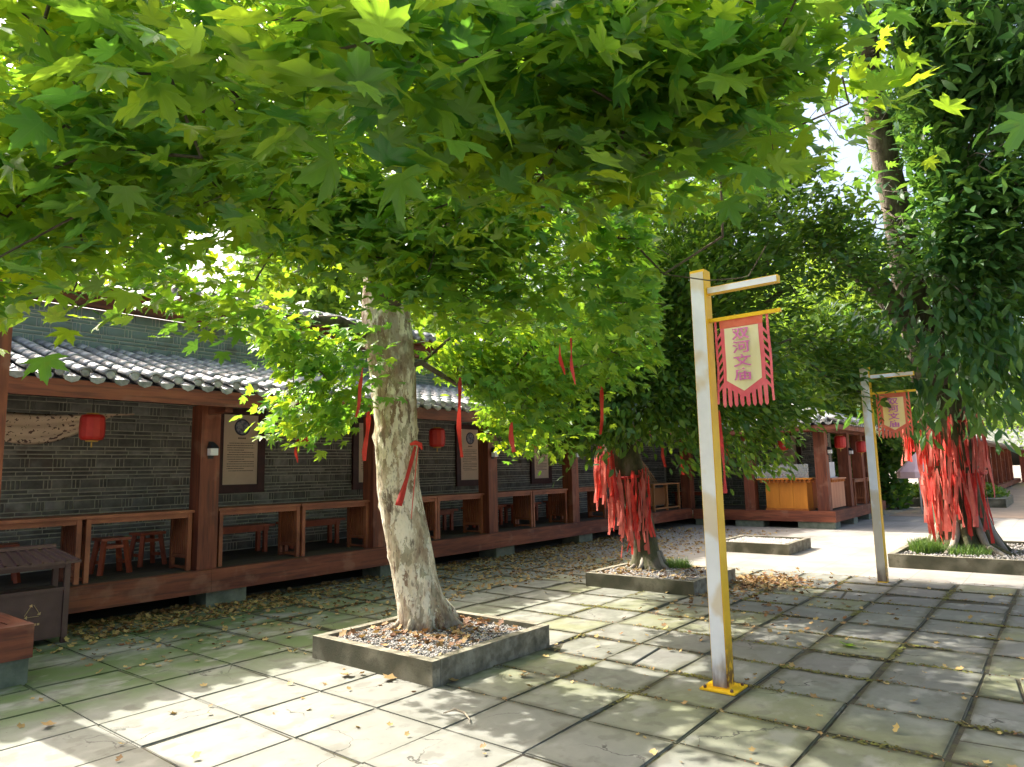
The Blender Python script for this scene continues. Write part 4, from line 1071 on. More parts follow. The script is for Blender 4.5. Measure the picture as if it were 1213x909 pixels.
pn = thing('acrylic_screen', 'clear acrylic sneeze screen standing on the orange counter', 'screen', (18.82, 5.35, 1.274))
for k in range(3): boxobj('pane', M['acrylic'], pn, (0, .008, k*.44, k*.44+.435, 0, .36))
boxobj('side_board', M['white_board'], pn, (.01, .02, 1.33, 1.45, 0, .3))
rd = thing('ornament_heap', 'small heap of red ornaments lying on the orange counter', 'ornaments', (18.95, 5.95, 1.274))
for k in range(9):
    bm = bmesh.new(); r = .045; lathe(bm, [(.01, -r), (r*.8, -r*.5), (r, 0), (r*.7, r*.6), (.01, r)], 8, cx=rnd.uniform(-.1, .1), cy=rnd.uniform(-.16, .16), cz=.045+rnd.uniform(0, .04)); obj('bauble', bm, M['red_cloth'], rd)
c2 = thing('peach_counter', 'faded peach timber counter on the side of the corner pavilion', 'counter', (19.3, 4.95, .432))
for k in range(3): boxobj('front_panel', M['counter_pale'], c2, (k*.45, k*.45+.445, 0, .03, .04, .78), .004)
boxobj('end_panel', M['counter_pale'], c2, (0, .03, .033, .5, .04, .78))
boxobj('counter_top', M['counter_pale'], c2, (-.04, 1.40, -.05, .55, .783, .82), .005)
for k in range(9): boxobj('bracket', M['counter_trim'], c2, (.0+k*.155, .05+k*.155, -.045, -.003, .71, .78), .004)
wb = thing('menu_board', 'white upright board standing on the peach counter', 'board', (19.4, 5.1, 1.254))
boxobj('panel', M['white_board'], wb, (0, 1.0, 0, .03, .02, .42), .003); boxobj('foot', M['white_board'], wb, (.1, .9, -.08, .1, 0, .018))
o = copy_tree(tab0); o.location = (21.4, 4.86, .432); o['label'] = 'slatted bar table between side pillars of the corner pavilion'; 
o = copy_tree(tab0); o.location = (22.95, 4.86, .432); o['label'] = 'slatted bar table at the far right end of the corner pavilion'
o = copy_tree(be0); o.location = (19.9, 9.7, .455); o.rotation_euler.z = -math.pi/2; o['label'] = 'dark bench inside the pavilion between orange counter and corner pillar'

# ------------------------------------------------------------------ trees
SUNT = math.tan(R(SUN_EL)); sdx, sdy = -math.sin(R(SUN_AZ)), -math.cos(R(SUN_AZ))
LIT = [  # sunlit floors (ground polygons) that the crowns leave open to the sun
    [(1.8, 5.35), (3.9, 5.6), (3.72, 5.3), (3.8, 4.45), (3.3, 4.6), (3.15, 4.3), (3.35, 3.7), (3.2, 3.3), (2.85, 3.3), (2.7, 2.3), (2.2, 2.3), (1.95, 4.0)],
    [(6.2, 5.4), (8.05, 5.35), (8.05, 4.75), (7.36, 4.75), (7.3, 4.05), (6.28, 3.7), (6.03, 3.13), (5.2, 3.4), (5.33, 4.0), (5.2, 4.5), (5.2, 5.3)],
    [(5.5, 3.66), (5.85, 3.42), (5.7, 2.65), (5.35, 2.45), (5.14, 2.65)],
    [(11.9, 5.4), (10.9, 4.2), (11.1, 2.6), (11.3, 2.2), (11.2, .6), (12.45, .6), (13, 2.4), (16.7, 2.6), (19.0, 3.3), (18.3, 5.2), (14.3, 5.6), (12.6, 5.6)],
    [(16.2, 2.0), (22, 2.0), (22, .9), (16, .6)],
    [(2.7, 3.05), (3.3, 3.15), (3.25, 2.4), (2.9, 2.3)],
    [(4.0, 4.7), (5.2, 5.3), (5.2, 4.3), (4.9, 4.1)],
]
def in_poly(x, y, poly):
    c = np.zeros(len(x), bool); n = len(poly)
    for i in range(n):
        x1, y1 = poly[i]; x2, y2 = poly[(i+1) % n]
        cond = ((y1 > y) != (y2 > y)) & (x < (x2-x1)*(y-y1)/((y2-y1) if y2 != y1 else 1e-9) + x1); c ^= cond
    return c
def blocks_sun(P, z0=0.0, polys=None):
    t = (P[:, 2]-z0)/SUNT; gx = P[:, 0] + sdx*t; gy = P[:, 1] + sdy*t; r = np.zeros(len(P), bool)
    for q in (polys or LIT):
        for ox, oy in ((0, 0), (.09, 0), (-.09, 0), (0, .09), (0, -.09)): r |= in_poly(gx+ox, gy+oy, q)
    return r
def shades(P, blobs, pad=.1):
    """points that stand between the sun and the given blobs"""
    r = np.zeros(len(P), bool); sv = np.array(sun_vec)
    for x, y, z, q in blobs:
        d = P - np.array([x, y, z]); t = d @ sv; off = np.linalg.norm(d - t[:, None]*sv, axis=1); r |= (t > .45) & (off < q + pad)
    return r
def shade_points(n, x0, x1, y0, y1, z0, z1, g):  # extra crown leaves, added to shade the open paving
    """crown points high up on the sun side of a patch of ground"""
    q = np.stack([g.uniform(x0, x1, n), g.uniform(y0, y1, n), np.zeros(n)], 1); z = g.uniform(z0, z1, n)
    return q + np.array(sun_vec)[None]*(z/sun_vec.z)[:, None]

GAPS = [(8.61,2.06,3.24,0.35),(9.56,2.29,3.43,0.39),(10.52,2.52,3.61,0.43),(11.47,2.74,3.79,0.47),(12.62,3.02,4.01,0.52),(8.47,2.28,3.62,0.23),(9.41,2.53,3.84,0.25),(10.35,2.79,4.07,0.28),(11.29,3.04,4.29,0.30),(12.42,3.34,4.56,0.33),(8.59,1.84,3.56,0.21),(9.54,2.05,3.78,0.23),(10.50,2.25,4.00,0.25),(11.45,2.46,4.22,0.28),(12.60,2.71,4.48,0.30),(8.49,2.57,3.15,0.12),(9.43,2.85,3.32,0.14),(10.37,3.14,3.49,0.15),(11.32,3.42,3.66,0.17),(12.45,3.76,3.87,0.18),(7.92,1.80,5.48,0.52),(9.24,2.10,6.12,0.60),(10.56,2.41,6.77,0.69),(11.88,2.71,7.41,0.78),(13.20,3.01,8.06,0.86),(14.52,3.31,8.71,0.95),(8.12,1.66,5.10,0.43),(9.48,1.94,5.69,0.51),(10.83,2.21,6.27,0.58),(12.18,2.49,6.85,0.65),(13.54,2.77,7.44,0.72),(14.89,3.04,8.02,0.80),(7.77,1.88,5.74,0.27),(9.06,2.19,6.43,0.31),(10.36,2.50,7.12,0.36),(11.65,2.82,7.81,0.40),(12.94,3.13,8.50,0.45),(14.24,3.44,9.19,0.49),(8.40,0.44,4.81,0.31),(9.80,0.51,5.34,0.36),(11.20,0.59,5.88,0.41),(12.60,0.66,6.41,0.47),(14.00,0.73,6.95,0.52),(15.40,0.81,7.48,0.57),(8.44,1.49,4.33,0.21),(9.85,1.73,4.79,0.24),(11.26,1.98,5.25,0.28),(12.67,2.23,5.70,0.31),(14.07,2.48,6.16,0.34),(15.48,2.72,6.61,0.38),(7.63,2.35,5.76,0.19),(8.90,2.74,6.45,0.22),(10.17,3.13,7.14,0.25),(11.44,3.52,7.84,0.28),(12.71,3.91,8.53,0.31),(13.99,4.30,9.22,0.34),(8.59,0.66,4.19,0.10),(10.03,0.78,4.62,0.12),(11.46,0.89,5.05,0.14),(12.89,1.00,5.48,0.16),(14.32,1.11,5.91,0.17),(15.76,1.22,6.34,0.19),(8.07,1.03,5.45,0.09),(9.41,1.20,6.09,0.11),(10.76,1.38,6.74,0.12),(12.10,1.55,7.38,0.14),(13.45,1.72,8.02,0.16),(14.79,1.89,8.66,0.17)]   # open windows of sky between the crowns
GAPS1 = [(2.06,0.39,2.76,0.15),(2.41,0.45,2.96,0.18),(2.84,0.54,3.20,0.21),(3.35,0.63,3.49,0.25),(3.95,0.75,3.83,0.29),(4.64,0.88,4.22,0.35),(5.50,1.04,4.70,0.41),(6.45,1.22,5.23,0.48),(2.20,0.51,2.43,0.08),(2.56,0.59,2.57,0.10),(3.02,0.70,2.74,0.12),(3.57,0.82,2.95,0.14),(4.21,0.97,3.19,0.16),(4.94,1.14,3.46,0.19),(5.85,1.35,3.81,0.22),(6.86,1.58,4.19,0.26),(2.10,0.24,2.74,0.14),(2.45,0.28,2.93,0.16),(2.89,0.32,3.17,0.19),(3.41,0.38,3.45,0.23),(4.02,0.45,3.79,0.27),(4.72,0.53,4.17,0.31),(5.60,0.63,4.64,0.37),(6.56,0.74,5.16,0.44),(2.18,0.31,2.55,0.13),(2.55,0.36,2.71,0.15),(3.00,0.42,2.90,0.17),(3.55,0.50,3.14,0.20),(4.18,0.59,3.42,0.24),(4.91,0.69,3.73,0.28),(5.82,0.82,4.13,0.33),(6.82,0.97,4.56,0.39),(2.13,0.46,2.61,0.17),(2.48,0.54,2.78,0.20),(2.93,0.64,2.99,0.24),(3.46,0.75,3.24,0.28),(4.08,0.89,3.53,0.33),(4.79,1.04,3.87,0.39),(5.68,1.24,4.29,0.46),(6.65,1.45,4.75,0.54),(7.98,1.74,5.38,0.65),(2.17,0.44,2.52,0.13),(2.53,0.52,2.68,0.15),(2.98,0.61,2.87,0.17),(3.53,0.72,3.10,0.20),(4.16,0.85,3.37,0.24),(4.88,1.00,3.68,0.28),(5.79,1.19,4.06,0.33),(6.78,1.39,4.48,0.39),(8.14,1.67,5.06,0.47),(2.02,0.47,2.80,0.05),(2.36,0.55,3.00,0.06),(2.78,0.64,3.25,0.07),(3.29,0.76,3.55,0.08),(3.88,0.90,3.91,0.10),(4.55,1.05,4.31,0.11),(5.40,1.25,4.81,0.13),(6.32,1.46,5.36,0.16),(7.59,1.76,6.11,0.19),(2.25,0.12,2.43,0.12),(2.62,0.14,2.57,0.14),(3.09,0.16,2.75,0.16),(3.65,0.19,2.96,0.19),(4.31,0.23,3.20,0.22),(5.06,0.27,3.48,0.26),(5.99,0.32,3.82,0.31),(7.02,0.37,4.21,0.37),(8.43,0.45,4.73,0.44),(2.07,0.65,2.62,0.04),(2.42,0.75,2.79,0.05),(2.85,0.89,3.00,0.06),(3.37,1.05,3.26,0.07),(3.97,1.24,3.56,0.09),(4.67,1.45,3.90,0.10),(5.53,1.72,4.32,0.12),(6.48,2.02,4.79,0.14),(7.78,2.42,5.43,0.17),(2.17,0.60,2.43,0.04),(2.53,0.70,2.57,0.05),(2.98,0.82,2.74,0.06),(3.53,0.97,2.95,0.07),(4.16,1.15,3.20,0.09),(4.88,1.35,3.47,0.10),(5.79,1.60,3.82,0.12),(6.78,1.87,4.20,0.14),(8.14,2.25,4.72,0.17),(0.57,2.18,2.43,0.10),(0.69,2.63,2.60,0.12),(0.83,3.18,2.81,0.14),(1.00,3.81,3.05,0.17),(1.19,4.54,3.33,0.20),(1.42,5.45,3.67,0.24),(1.71,6.54,4.08,0.29),(2.02,7.72,4.53,0.34),(2.37,9.08,5.05,0.40),(0.53,2.16,2.51,0.06),(0.64,2.61,2.69,0.07),(0.77,3.15,2.92,0.09),(0.93,3.78,3.18,0.10),(1.10,4.50,3.49,0.12),(1.33,5.40,3.86,0.15),(1.59,6.48,4.32,0.18),(1.88,7.64,4.81,0.21),(2.21,8.99,5.37,0.24),(0.59,2.13,2.54,0.06),(0.71,2.57,2.74,0.07),(0.86,3.10,2.97,0.08),(1.03,3.72,3.25,0.10),(1.23,4.43,3.56,0.11),(1.47,5.32,3.95,0.14),(1.76,6.38,4.42,0.17),(2.08,7.54,4.93,0.20),(2.45,8.87,5.52,0.23),(0.60,2.20,2.34,0.09),(0.73,2.66,2.50,0.11),(0.88,3.21,2.69,0.13),(1.05,3.85,2.90,0.15),(1.25,4.59,3.15,0.18),(1.50,5.50,3.46,0.22),(1.80,6.60,3.83,0.26),(2.13,7.79,4.24,0.31),(2.50,9.17,4.70,0.37),(0.89,2.03,2.51,0.05),(1.08,2.46,2.70,0.06),(1.30,2.97,2.93,0.07),(1.56,3.56,3.19,0.08),(1.86,4.24,3.49,0.10),(2.23,5.09,3.87,0.12),(2.68,6.10,4.33,0.14),(3.16,7.20,4.82,0.17),(3.72,8.48,5.39,0.20),(1.12,1.94,2.45,0.06),(1.35,2.35,2.63,0.08),(1.63,2.84,2.85,0.09),(1.96,3.40,3.09,0.11),(2.33,4.05,3.38,0.13),(2.79,4.86,3.74,0.16),(3.35,5.83,4.16,0.19),(3.96,6.89,4.63,0.22),(4.66,8.10,5.16,0.26),(1.11,1.77,2.78,0.05),(1.34,2.14,3.02,0.06),(1.61,2.59,3.32,0.07),(1.94,3.11,3.66,0.09),(2.31,3.70,4.05,0.11),(2.77,4.44,4.54,0.13),(3.32,5.32,5.13,0.15),(3.92,6.29,5.77,0.18),(4.61,7.39,6.50,0.21),(1.05,1.86,2.70,0.04),(1.27,2.25,2.92,0.04),(1.53,2.71,3.20,0.05),(1.83,3.26,3.52,0.06),(2.18,3.88,3.88,0.08),(2.62,4.65,4.34,0.09),(3.14,5.58,4.89,0.11),(3.71,6.59,5.48,0.13),(4.36,7.75,6.16,0.15),(0.82,2.13,2.34,0.04),(0.99,2.58,2.49,0.05),(1.19,3.11,2.67,0.06),(1.43,3.73,2.89,0.08),(1.71,4.44,3.14,0.09),(2.05,5.33,3.44,0.11),(2.46,6.40,3.81,0.13),(2.90,7.55,4.21,0.16),(3.41,8.88,4.67,0.18),(1.20,1.67,2.83,0.04),(1.45,2.02,3.09,0.05),(1.75,2.44,3.39,0.06),(2.11,2.93,3.75,0.08),(2.51,3.49,4.16,0.09),(3.01,4.18,4.68,0.11),(3.61,5.02,5.29,0.13),(4.26,5.93,5.96,0.16),(5.01,6.97,6.73,0.18),(1.40,1.58,2.74,0.04),(1.69,1.91,2.98,0.05),(2.04,2.31,3.26,0.06),(2.45,2.77,3.59,0.08),(2.92,3.30,3.97,0.09),(3.50,3.96,4.45,0.11),(4.20,4.75,5.02,0.13),(4.96,5.61,5.63,0.16),(5.83,6.60,6.34,0.18),(1.38,1.58,2.77,0.04),(1.66,1.91,3.02,0.04),(2.01,2.30,3.31,0.05),(2.41,2.76,3.65,0.06),(2.87,3.29,4.04,0.08),(3.44,3.95,4.53,0.09),(4.13,4.74,5.11,0.11),(4.88,5.59,5.75,0.13),(5.74,6.58,6.48,0.15),(1.60,1.56,2.47,0.06),(1.94,1.89,2.65,0.07),(2.34,2.28,2.86,0.09),(2.81,2.73,3.11,0.10),(3.34,3.25,3.40,0.12),(4.01,3.90,3.76,0.15),(4.81,4.68,4.20,0.18),(5.68,5.53,4.67,0.21),(6.69,6.50,5.21,0.24),(1.52,1.57,2.59,0.03),(1.84,1.90,2.80,0.04),(2.22,2.29,3.04,0.05),(2.66,2.75,3.33,0.06),(3.16,3.28,3.66,0.07),(3.80,3.93,4.08,0.08),(4.56,4.72,4.57,0.10),(5.38,5.57,5.11,0.12),(6.33,6.55,5.73,0.14),(0.56,2.24,2.27,0.05),(0.67,2.70,2.41,0.06),(0.81,3.26,2.57,0.07),(0.97,3.92,2.77,0.09),(1.16,4.66,2.99,0.11),(1.39,5.59,3.27,0.13),(1.67,6.71,3.60,0.15),(1.97,7.92,3.97,0.18),(2.32,9.32,4.38,0.21),(0.93,1.92,2.70,0.03),(1.13,2.32,2.92,0.04),(1.36,2.80,3.20,0.05),(1.63,3.36,3.52,0.06),(1.94,4.00,3.88,0.07),(2.33,4.80,4.34,0.08),(2.80,5.76,4.89,0.10),(3.30,6.80,5.48,0.12),(3.88,8.00,6.17,0.14),(1.69,1.29,2.72,0.03),(2.04,1.56,2.95,0.04),(2.46,1.88,3.23,0.04),(2.95,2.26,3.56,0.05),(3.51,2.69,3.93,0.06),(4.21,3.22,4.40,0.07),(5.06,3.87,4.96,0.09),(5.97,4.57,5.57,0.10),(7.02,5.37,6.27,0.12),(0.71,2.06,2.60,0.04),(0.86,2.49,2.81,0.04),(1.04,3.01,3.06,0.05),(1.24,3.61,3.36,0.06),(1.48,4.29,3.69,0.08),(1.78,5.15,4.11,0.09),(2.13,6.18,4.61,0.11),(2.52,7.30,5.15,0.13),(2.96,8.59,5.78,0.15),(0.66,2.17,2.37,0.04),(0.80,2.63,2.53,0.05),(0.97,3.17,2.72,0.06),(1.16,3.81,2.95,0.08),(1.38,4.53,3.20,0.09),(1.66,5.44,3.52,0.11),(1.99,6.52,3.91,0.13),(2.35,7.70,4.32,0.16),(2.77,9.06,4.80,0.18),(1.29,1.75,2.61,0.03),(1.56,2.11,2.82,0.04),(1.89,2.55,3.07,0.05),(2.27,3.06,3.37,0.06),(2.70,3.64,3.71,0.07),(3.24,4.37,4.13,0.08),(3.88,5.25,4.63,0.10),(4.59,6.20,5.18,0.12),(5.40,7.29,5.81,0.14)]
def in_gaps(P, gaps, pad=0.0):
    r = np.zeros(len(P), bool)
    for x, y, z, q in gaps: r |= ((P - np.array([x, y, z]))**2).sum(1) < (q+pad)**2
    return r
def near_line(P, pts, d):
    """points on the camera-side half around a limb, which the crown leaves bare"""
    r = np.zeros(len(P), bool)
    for a, b_ in zip(pts, pts[1:]):
        a = np.array(a); b_ = np.array(b_); t = np.clip(((P-a) @ (b_-a))/((b_-a) @ (b_-a)), 0, 1); r |= np.linalg.norm(P-(a+t[:, None]*(b_-a)), axis=1) < d
    return r
def blob_points(blobs, n, g, shell=0.0):
    b = np.array(blobs); vol = b[:, 3]**2.2; k = g.choice(len(b), n, p=vol/vol.sum())
    d = g.normal(0, 1, (n, 3)); d /= np.linalg.norm(d, axis=1)[:, None]
    r = g.uniform(shell, 1, n)**(1/2.5)
    return b[k, :3] + d*(r*b[k, 3])[:, None]
def clump_points(blobs, nc, per, r, g):
    c = blob_points(blobs, nc, g); rr = g.uniform(.7, 1.3, nc)*r
    d = g.normal(0, 1, (nc*per, 3)); d /= np.linalg.norm(d, axis=1)[:, None]; q = g.uniform(.2, 1, nc*per)**(1/2.2)
    return np.repeat(c, per, 0) + d*(q*np.repeat(rr, per))[:, None]*np.array([1, 1, .62])
def ell_points(c, r, n, g, lo=-1.0, inner=0.0):
    out = np.zeros((0, 3))
    while len(out) < n:
        p = g.uniform(-1, 1, (n*2, 3)); q = (p**2).sum(1); out = np.concatenate([out, p[(q < 1) & (q > inner) & (p[:, 2] > lo)]])
    return out[:n]*np.array(r) + np.array(c)

def grow(starts, A, step=.35, seed=1):
    """starts: list of polylines [(pts, radii)], first vertex of each = attach. returns nodes, parents"""
    nodes = []; par = []; fixed = []
    for pts, rad, attach in starts:
        prev = attach
        for p, r_ in zip(pts, rad):
            nodes.append(p); par.append(prev); fixed.append(r_); prev = len(nodes)-1
    N = np.zeros((len(A)*6+len(nodes), 3)); n = len(nodes); N[:n] = nodes
    plen = np.zeros(len(N)); 
    root = np.array(nodes[0]); order = np.argsort(np.linalg.norm(A - np.array(nodes[min(len(starts[0][0])-1, n-1)]), axis=1))
    g = np.random.default_rng(seed); leafnode = []
    for i in order:
        a = A[i]; d = np.linalg.norm(N[:n]-a, axis=1); j = int(np.argmin(d + .12*plen[:n]))
        dist = d[j]; k = max(1, int(dist/step)); p0 = N[j].copy(); last = j
        for s in range(1, k+1):
            if n >= len(N): break
            t = s/k; q = p0 + (a-p0)*t
            if s < k: q = q + g.normal(0, .05*min(1, dist), 3) + np.array([0, 0, .12*dist*math.sin(math.pi*t)*.4])
            N[n] = q; par.append(last); fixed.append(0); plen[n] = plen[last] + dist/k; last = n; n += 1
        leafnode.append((i, last, N[par[last]].copy()))
    N = N[:n]; rad = np.zeros(n); e = 2.35; tip = .0045
    ch = [[] for _ in range(n)]
    for i, p in enumerate(par):
        if p is not None and p >= 0: ch[p].append(i)
    for i in range(n-1, -1, -1):
        s = sum(rad[c]**e for c in ch[i]); rad[i] = max(tip, s**(1/e)) if s else tip
        if fixed[i]: rad[i] = fixed[i]
    for i in range(n):
        if par[i] is not None and par[i] >= 0: rad[i] = min(rad[i], rad[par[i]]*.92 if not fixed[i] else rad[i])
    return N, par, rad, ch, fixed, leafnode

def skeleton_parts(root, N, par, rad, ch, fixed, mb, thick=.028, skip_fixed_chain0=0):
    chains = []
    stack = [(0, None)]
    while stack:
        i, prev = stack.pop(); c = ([prev] if prev is not None else []) + [i]; cur = i
        while ch[cur]:
            cs = sorted(ch[cur], key=lambda k: (-(fixed[k] > 0), -rad[k])); nxt = cs[0]
            for o_ in cs[1:]: stack.append((o_, cur))
            c.append(nxt); cur = nxt
        chains.append(c)
    tw = bmesh.new(); nb = 0
    for c in chains[1:]:
        r0 = rad[c[1]] if len(c) > 1 else rad[c[0]]
        rr = [min(rad[k], r0) for k in c]
        pts = [N[k] for k in c]
        if len(c) < 2: continue
        if r0 > thick and nb < 70:
            b_ = bmesh.new(); tube(b_, pts, rr, 9, jit=.06, rg=rnd); obj('branch', b_, mb, root); nb += 1
        else: tube(tw, pts, rr, 4, cap=False)
    o = obj('twigs', tw, mb, root); o['kind'] = 'stuff'
    return chains[0]

def leafspray(A, dirs, k, spread, flat, g):
    n = len(A); P = np.repeat(A, k, 0) + g.normal(0, 1, (n*k, 3))*np.array([spread, spread, flat]); D = np.repeat(dirs, k, 0)
    return P, D

def make_leaves(root, kind, P, D, size, m, tint, g, tilt, droop=.35, single=0, name='leaf', stuff='foliage'):
    n = len(P); out = P - 0
    a = D + g.normal(0, .55, (n, 3)); a[:, 2] -= droop; a /= np.linalg.norm(a, axis=1)[:, None] + 1e-9
    nz = np.stack([g.normal(0, tilt, n), g.normal(0, tilt, n), np.ones(n)], 1)
    nz = nz - a*(nz*a).sum(1)[:, None]; nz /= np.linalg.norm(nz, axis=1)[:, None] + 1e-9
    hy = np.cross(nz, a); B = np.stack([a, hy, nz], 1)
    T_, Fc = TP[kind]
    rest = np.arange(n)
    if single:
        camp = np.array([0, 0, 1.6]); v = P - camp; dd = v @ np.array(fw); px = np.abs(v @ np.array(rt2))/np.maximum(dd, .1); py = np.abs(v @ np.array(up2))/np.maximum(dd, .1)
        sc = np.where((dd > .4) & (px < .75) & (py < .56), dd/size, 1e6+dd); order = np.argsort(sc); one = order[:single]; rest = order[single:]
        variants = []
        for q in range(10):
            tt = q/9; variants.append(arrays_mesh(name, T_ * np.array([1, 1, g.uniform(.5, 1.6)]), Fc, m, np.full(len(T_), tt), blade=T_))
        for i in one:
            me = variants[int(np.clip(tint[i], 0, .999)*10)]; o = linkm(name, me, root)
            o.matrix_local = Matrix.Translation(P[i]) @ Matrix((B[i][0], B[i][1], B[i][2])).transposed().to_4x4() @ Matrix.Scale(float(size[i]), 4)
    V, F = scatter(T_, Fc, P[rest], B[rest], size[rest])
    o = linkm(stuff, arrays_mesh(stuff, V, F, m, np.repeat(tint[rest], len(T_)), blade=np.tile(T_, (len(rest), 1)) if kind == 'plane' else None), root); o['kind'] = 'stuff'

def trunk_mesh(pts, rad, seg, seed, burls=0, amp=.05, flare=None):
    """trunk resampled finely, with lumps, flutes and burls"""
    r = random.Random(seed); P = [Vector(p) for p in pts]; out = []
    for a in range(len(P)-1):
        n = max(2, int((P[a+1]-P[a]).length/.045))
        for k in range(n): t = k/n; out.append((P[a].lerp(P[a+1], t), rad[a]*(1-t)+rad[a+1]*t))
    out.append((P[-1], rad[-1]))
    bl = [(r.uniform(0, 2*math.pi), r.uniform(P[0].z+.3, P[-1].z-.2), r.uniform(.025, .075), r.choice((1, 1, 1, -.5))*r.uniform(.012, .042)) for _ in range(burls)]
    ph = [r.uniform(0, 6) for _ in range(8)]
    V = []; F = []
    for i, (p, rd_) in enumerate(out):
        d = (out[min(i+1, len(out)-1)][0]-out[max(i-1, 0)][0]).normalized(); a = Vector((1, 0, 0)); a = (a-d*a.dot(d)).normalized(); b_ = d.cross(a)
        z = p.z
        for k in range(seg):
            t = 2*math.pi*k/seg
            q = 1 + amp*(math.sin(2*t+z*1.3+ph[0]) + .7*math.sin(3*t-z*2.1+ph[1]) + .5*math.sin(5*t+z*3.7+ph[2]) + .35*math.sin(9*t+z*1.1+ph[3]*math.sin(z*2)) + .3*math.sin(z*9+3*t+ph[4]))
            e = 0
            for bt_, bz, bs, bh in bl:
                dt = (t-bt_+math.pi) % (2*math.pi)-math.pi; dd = (dt*rd_)**2 + (z-bz)**2
                e += bh*math.exp(-dd/(bs*bs)*2)
            if flare: e += flare*max(0, 1-(z-out[0][0].z)/.35)**2*(1+.5*math.sin(5*t+ph[5])+.4*math.sin(3*t+ph[6]))
            V.append(p + (a*math.cos(t)+b_*math.sin(t))*(rd_*q+e))
    n = len(out)
    for i in range(n-1):
        for k in range(seg): F.append((i*seg+k, i*seg+(k+1) % seg, (i+1)*seg+(k+1) % seg, (i+1)*seg+k))
    return arrays_mesh('trunk', np.array([tuple(v) for v in V]), np.array(F), None, smooth=True) if False else (np.array([tuple(v) for v in V]), np.array(F))

def add_trunk(root, pts, rad, seg, m, seed, **k):
    V, F = trunk_mesh(pts, rad, seg, seed, **k); return linkm('trunk', arrays_mesh('trunk', V, F, m, smooth=True), root)

# ---- plane tree in the near planter
g = np.random.default_rng(101)
tree1 = thing('plane_tree', 'large plane tree with mottled peeling trunk in the near planter, crown filling the upper picture', 'tree')
tp1 = [(4.80, 4.99, .10), (4.72, 5.07, .55), (4.68, 5.12, .9), (4.6, 5.19, 1.47), (4.59, 5.21, 2.12), (4.57, 5.23, 2.63), (4.52, 5.27, 3.2), (4.45, 5.25, 4.0), (4.4, 5.1, 5.0), (4.3, 5.0, 6.2)]
tr1 = [.25, .222, .215, .21, .205, .225, .235, .17, .12, .08]
add_trunk(tree1, tp1[:7]+[(4.48, 5.26, 3.6)], tr1[:7]+[.2], 72, M['bark1'], 5, burls=44, amp=.03, flare=.05)
T1N = [(3.34,3.21,2.85,0.26),(0.96,3.47,2.47,0.20),(3.43,2.79,2.87,0.30),(1.73,4.48,3.01,0.25),(0.86,3.35,2.61,0.36),(1.20,3.55,3.00,0.45),(0.65,2.76,2.58,0.50),(1.15,3.52,3.12,0.80),(0.69,2.54,3.03,0.90),(1.09,2.53,3.23,1.00),(1.62,3.72,3.55,1.10),(2.12,3.69,3.35,0.75),(1.79,4.18,3.15,0.40),(2.53,3.41,3.38,0.50),(1.46,2.37,3.19,0.90),(1.19,1.41,2.80,0.40),(2.30,2.53,3.26,0.75),(2.92,2.63,3.09,0.55),(1.96,1.76,3.03,0.70),(2.78,1.71,3.12,0.75),(3.56,2.34,3.03,0.55),(3.18,1.45,3.09,0.50),(2.35,1.12,3.10,0.70),(2.62,1.19,3.21,0.36),(3.22,1.30,3.15,0.22),(3.49,1.41,2.96,0.30),(2.28,1.04,3.25,0.34),(1.87,1.13,3.01,0.60),(1.70,1.36,3.02,0.55),(2.71,2.99,3.10,0.35),(2.35,3.60,3.24,0.45),(3.51,2.72,2.79,0.33),(2.05,4.06,3.13,0.35),(3.57,3.22,2.98,0.30)]
T1F = [(2.75,5.53,2.84,0.45),(3.34,5.34,2.74,0.45),(3.68,5.18,2.38,0.38),(3.38,5.18,2.06,0.18),(2.92,5.19,2.32,0.22),(3.88,5.21,2.80,0.30),(2.47,5.52,2.97,0.30),(5.29,4.92,2.67,0.40),(5.78,4.75,2.14,0.36),(5.18,4.81,3.00,0.35),(5.93,4.17,2.47,0.40),(5.71,5.00,1.97,0.22),(5.40,3.40,2.83,0.45),(5.45,4.25,2.70,0.50),(5.10,2.86,2.94,0.40),(6.31,4.57,1.96,0.20),(4.02,5.45,2.19,0.20),(2.19,5.18,3.02,0.25)]
A = np.concatenate([clump_points(T1N, 92, 6, .27, g), blob_points(T1F, 230, g), np.repeat(ell_points((4.6, 4.6, 5.3), (4.2, 4.0, 1.9), 24, g, lo=-.8), 9, 0) + g.normal(0, .36, (216, 3))*np.array([1, 1, .5]), shade_points(130, 4.2, 7.0, -1.0, 2.9, 4.2, 6.6, g)])
A = A[(np.linalg.norm(A-np.array([0, 0, 1.6]), axis=1) > 1.45)]
A = A[~(blocks_sun(A) & (g.uniform(0, 1, len(A)) < .99))]
A = A[~(shades(A, T1F[:8]) & (g.uniform(0, 1, len(A)) < .85))]
limbs = [(tp1, tr1, -1),
         ([(4.39, 5.39, 3.0), (3.91, 5.25, 3.05), (3.38, 5.14, 2.96), (2.99, 5.03, 2.92)], [.06, .05, .036, .025], 6),
         ([(4.27, 4.72, 3.45), (4.14, 4.13, 3.67), (3.84, 3.19, 3.90), (3.50, 2.53, 4.12)], [.09, .075, .055, .04], 6),
         ([(4.76, 5.01, 2.71), (5.10, 4.86, 2.51), (5.52, 4.53, 2.56)], [.03, .024, .016], 5),
         ([(3.7, 4.6, 3.7), (2.8, 3.9, 3.95), (1.9, 3.2, 3.9)], [.085, .06, .04], 6)]
N, par, rad, ch, fixed, ln = grow(limbs, A, seed=3)
skeleton_parts(tree1, N, par, rad, ch, fixed, M['bark_dark'])
idx = np.array([l[0] for l in ln]); base = np.array([l[2] for l in ln]); AA = A[idx]
dirs = AA - np.array([4.5, 5.1, 3.2]); dirs[:, 2] *= .3; dirs /= np.linalg.norm(dirs, axis=1)[:, None]
P, D = leafspray(AA, dirs, 27, .2, .09, g)
